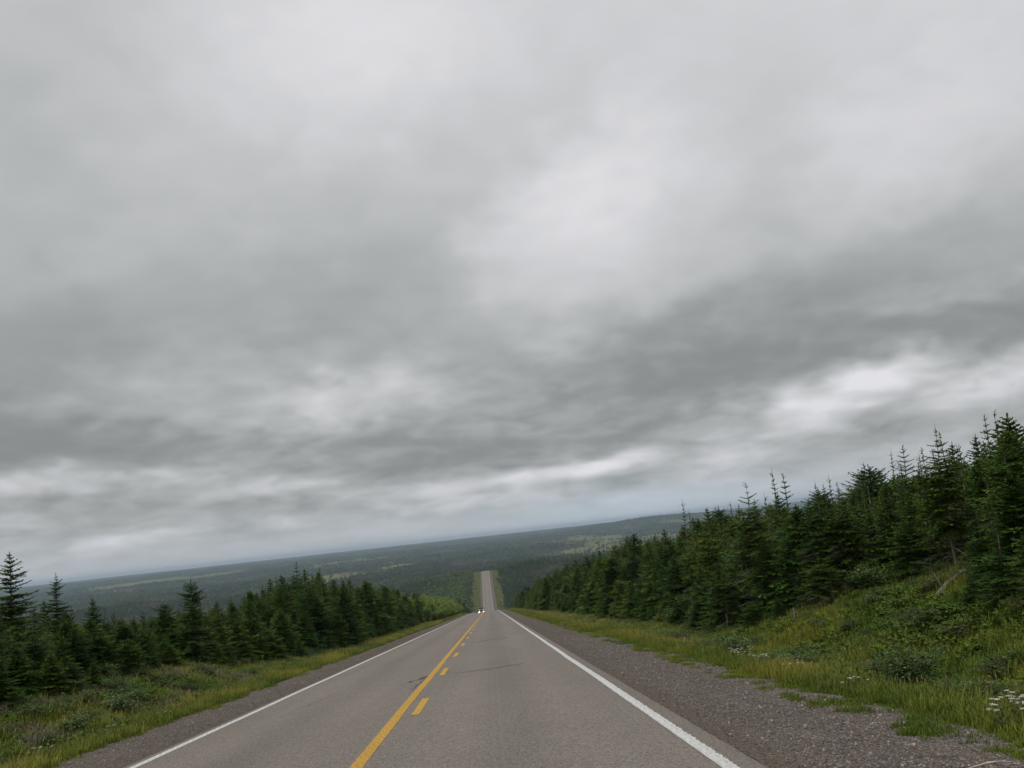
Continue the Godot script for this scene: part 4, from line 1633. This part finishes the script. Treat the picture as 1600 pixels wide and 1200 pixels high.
	var sp := put("stick", sk.mesh(), m_bark)
	sp.position = Vector3(4.0, road_y(9.15) - 0.088 - 0.03 * 1.63 + 0.008, -9.15)
	sp.scale = Vector3(1.0, 0.5, 0.8)
	tag(sp, "bleached broken stick lying on the uphill gravel shoulder", "stick")


# ------------------------------------------------------------------ car
func prism(mb: MB, prof: Array, w0: float, w1: float, y_mid: float, col: Color) -> void:
	# side profile (z, y) swept across x, narrowing from half width w0 at y_mid to w1 at the roof
	var half := func(y: float) -> float: return w0 if y <= y_mid else lerpf(w0, w1, clampf((y - y_mid) / 0.55, 0.0, 1.0))
	var m := prof.size()
	for i in m:
		var a: Vector2 = prof[i]
		var c: Vector2 = prof[(i + 1) % m]
		var wa: float = half.call(a.y)
		var wc: float = half.call(c.y)
		mb.tri(Vector3(-wa, a.y, a.x), Vector3(-wc, c.y, c.x), Vector3(wa, a.y, a.x), col, col, col)
		mb.tri(Vector3(wa, a.y, a.x), Vector3(-wc, c.y, c.x), Vector3(wc, c.y, c.x), col, col, col)
	var flat := PackedVector2Array()
	for p in prof:
		flat.append(p)
	var t := Geometry2D.triangulate_polygon(flat)
	for i in range(0, t.size(), 3):
		for sg in [-1.0, 1.0]:
			var q := []
			for e in 3:
				var p: Vector2 = prof[t[i + e]]
				q.append(Vector3(sg * half.call(p.y), p.y, p.x))
			mb.tri(q[0], q[1], q[2], col, col, col)


func build_car() -> void:
	var s := 338.0
	var x := -2.95
	var o := base_node("car", Vector3(x, road_y(s) + camber(x, s) + 0.01, -s))
	o.rotation.x = -atan(0.066)
	tag(o, "oncoming dark car with headlights lit at the crest of the road", "car")
	var paint := StandardMaterial3D.new()
	paint.albedo_color = Color(0.16, 0.15, 0.16)
	paint.roughness = 0.35
	paint.metallic = 0.3
	paint.clearcoat_enabled = true
	paint.clearcoat = 0.8
	var dark := StandardMaterial3D.new()
	dark.albedo_color = Color(0.07, 0.07, 0.075)
	dark.roughness = 0.6
	var glass := StandardMaterial3D.new()
	glass.albedo_color = Color(0.05, 0.06, 0.07)
	glass.roughness = 0.08
	var lamp := StandardMaterial3D.new()
	lamp.albedo_color = Color(1, 1, 1)
	lamp.emission_enabled = true
	lamp.emission = Color(1.0, 0.87, 0.58)
	lamp.emission_energy_multiplier = 1.3
	var pm := StandardMaterial3D.new()
	pm.albedo_color = Color(0.8, 0.8, 0.78)
	var body := MB.new()
	prism(body, [Vector2(2.2, 0.30), Vector2(2.28, 0.45), Vector2(2.26, 0.68), Vector2(2.1, 0.80), Vector2(1.0, 0.95), Vector2(0.25, 1.42), Vector2(-1.1, 1.45), Vector2(-1.8, 1.02), Vector2(-2.2, 0.96), Vector2(-2.3, 0.5), Vector2(-2.2, 0.30)], 0.88, 0.62, 0.95, Color.WHITE)
	put("body", body.mesh(), paint, o)
	var wind := MB.new()
	wind.tri(Vector3(-0.80, 0.985, 0.975), Vector3(-0.60, 1.375, 0.345), Vector3(0.80, 0.985, 0.975), Color.WHITE, Color.WHITE, Color.WHITE)
	wind.tri(Vector3(0.80, 0.985, 0.975), Vector3(-0.60, 1.375, 0.345), Vector3(0.60, 1.375, 0.345), Color.WHITE, Color.WHITE, Color.WHITE)
	put("windscreen", wind.mesh(), glass, o)
	for sg in [-1.0, 1.0]:
		var win := MB.new()
		win.tri(Vector3(sg * 0.872, 0.99, 0.85), Vector3(sg * 0.70, 1.36, 0.22), Vector3(sg * 0.70, 1.37, -1.0), Color.WHITE, Color.WHITE, Color.WHITE)
		win.tri(Vector3(sg * 0.872, 0.99, 0.85), Vector3(sg * 0.70, 1.37, -1.0), Vector3(sg * 0.872, 1.0, -1.6), Color.WHITE, Color.WHITE, Color.WHITE)
		put("side_window", win.mesh(), glass, o)
		for z in [1.4, -1.4]:
			var cy := CylinderMesh.new()
			cy.top_radius = 0.32
			cy.bottom_radius = 0.32
			cy.height = 0.2
			cy.radial_segments = 20
			var wh := put("wheel", cy, dark, o)
			wh.rotation.z = PI / 2
			wh.position = Vector3(sg * 0.80, 0.32, z)
			var rm := CylinderMesh.new()
			rm.top_radius = 0.2
			rm.bottom_radius = 0.2
			rm.height = 0.212
			rm.radial_segments = 16
			put("rim", rm, pm, wh)
		var hl := SphereMesh.new()
		hl.radius = 0.13
		hl.height = 0.2
		hl.radial_segments = 16
		hl.rings = 8
		var h := put("headlight", hl, lamp, o)
		h.scale = Vector3(1.0, 0.8, 0.35)
		h.position = Vector3(sg * 0.60, 0.66, 2.27)
		var spot := SpotLight3D.new()
		spot.name = "headlight_beam"
		spot.position = Vector3(sg * 0.60, 0.66, 2.36)
		spot.rotation_degrees = Vector3(-2, 180, 0)
		spot.spot_angle = 18.0
		spot.spot_range = 120.0
		spot.spot_attenuation = 2.0
		spot.light_energy = 3.0
		spot.light_size = 0.12
		spot.light_color = Color(1.0, 0.97, 0.88)
		spot.shadow_enabled = true
		o.add_child(spot, true)
	var grille := MB.new()
	prism(grille, [Vector2(2.27, 0.46), Vector2(2.30, 0.47), Vector2(2.295, 0.60), Vector2(2.27, 0.61)], 0.38, 0.38, 2.0, Color.WHITE)
	put("grille", grille.mesh(), dark, o)
	var plate := MB.new()
	prism(plate, [Vector2(2.29, 0.34), Vector2(2.305, 0.34), Vector2(2.30, 0.44), Vector2(2.29, 0.44)], 0.16, 0.16, 2.0, Color.WHITE)
	put("number_plate", plate.mesh(), pm, o)
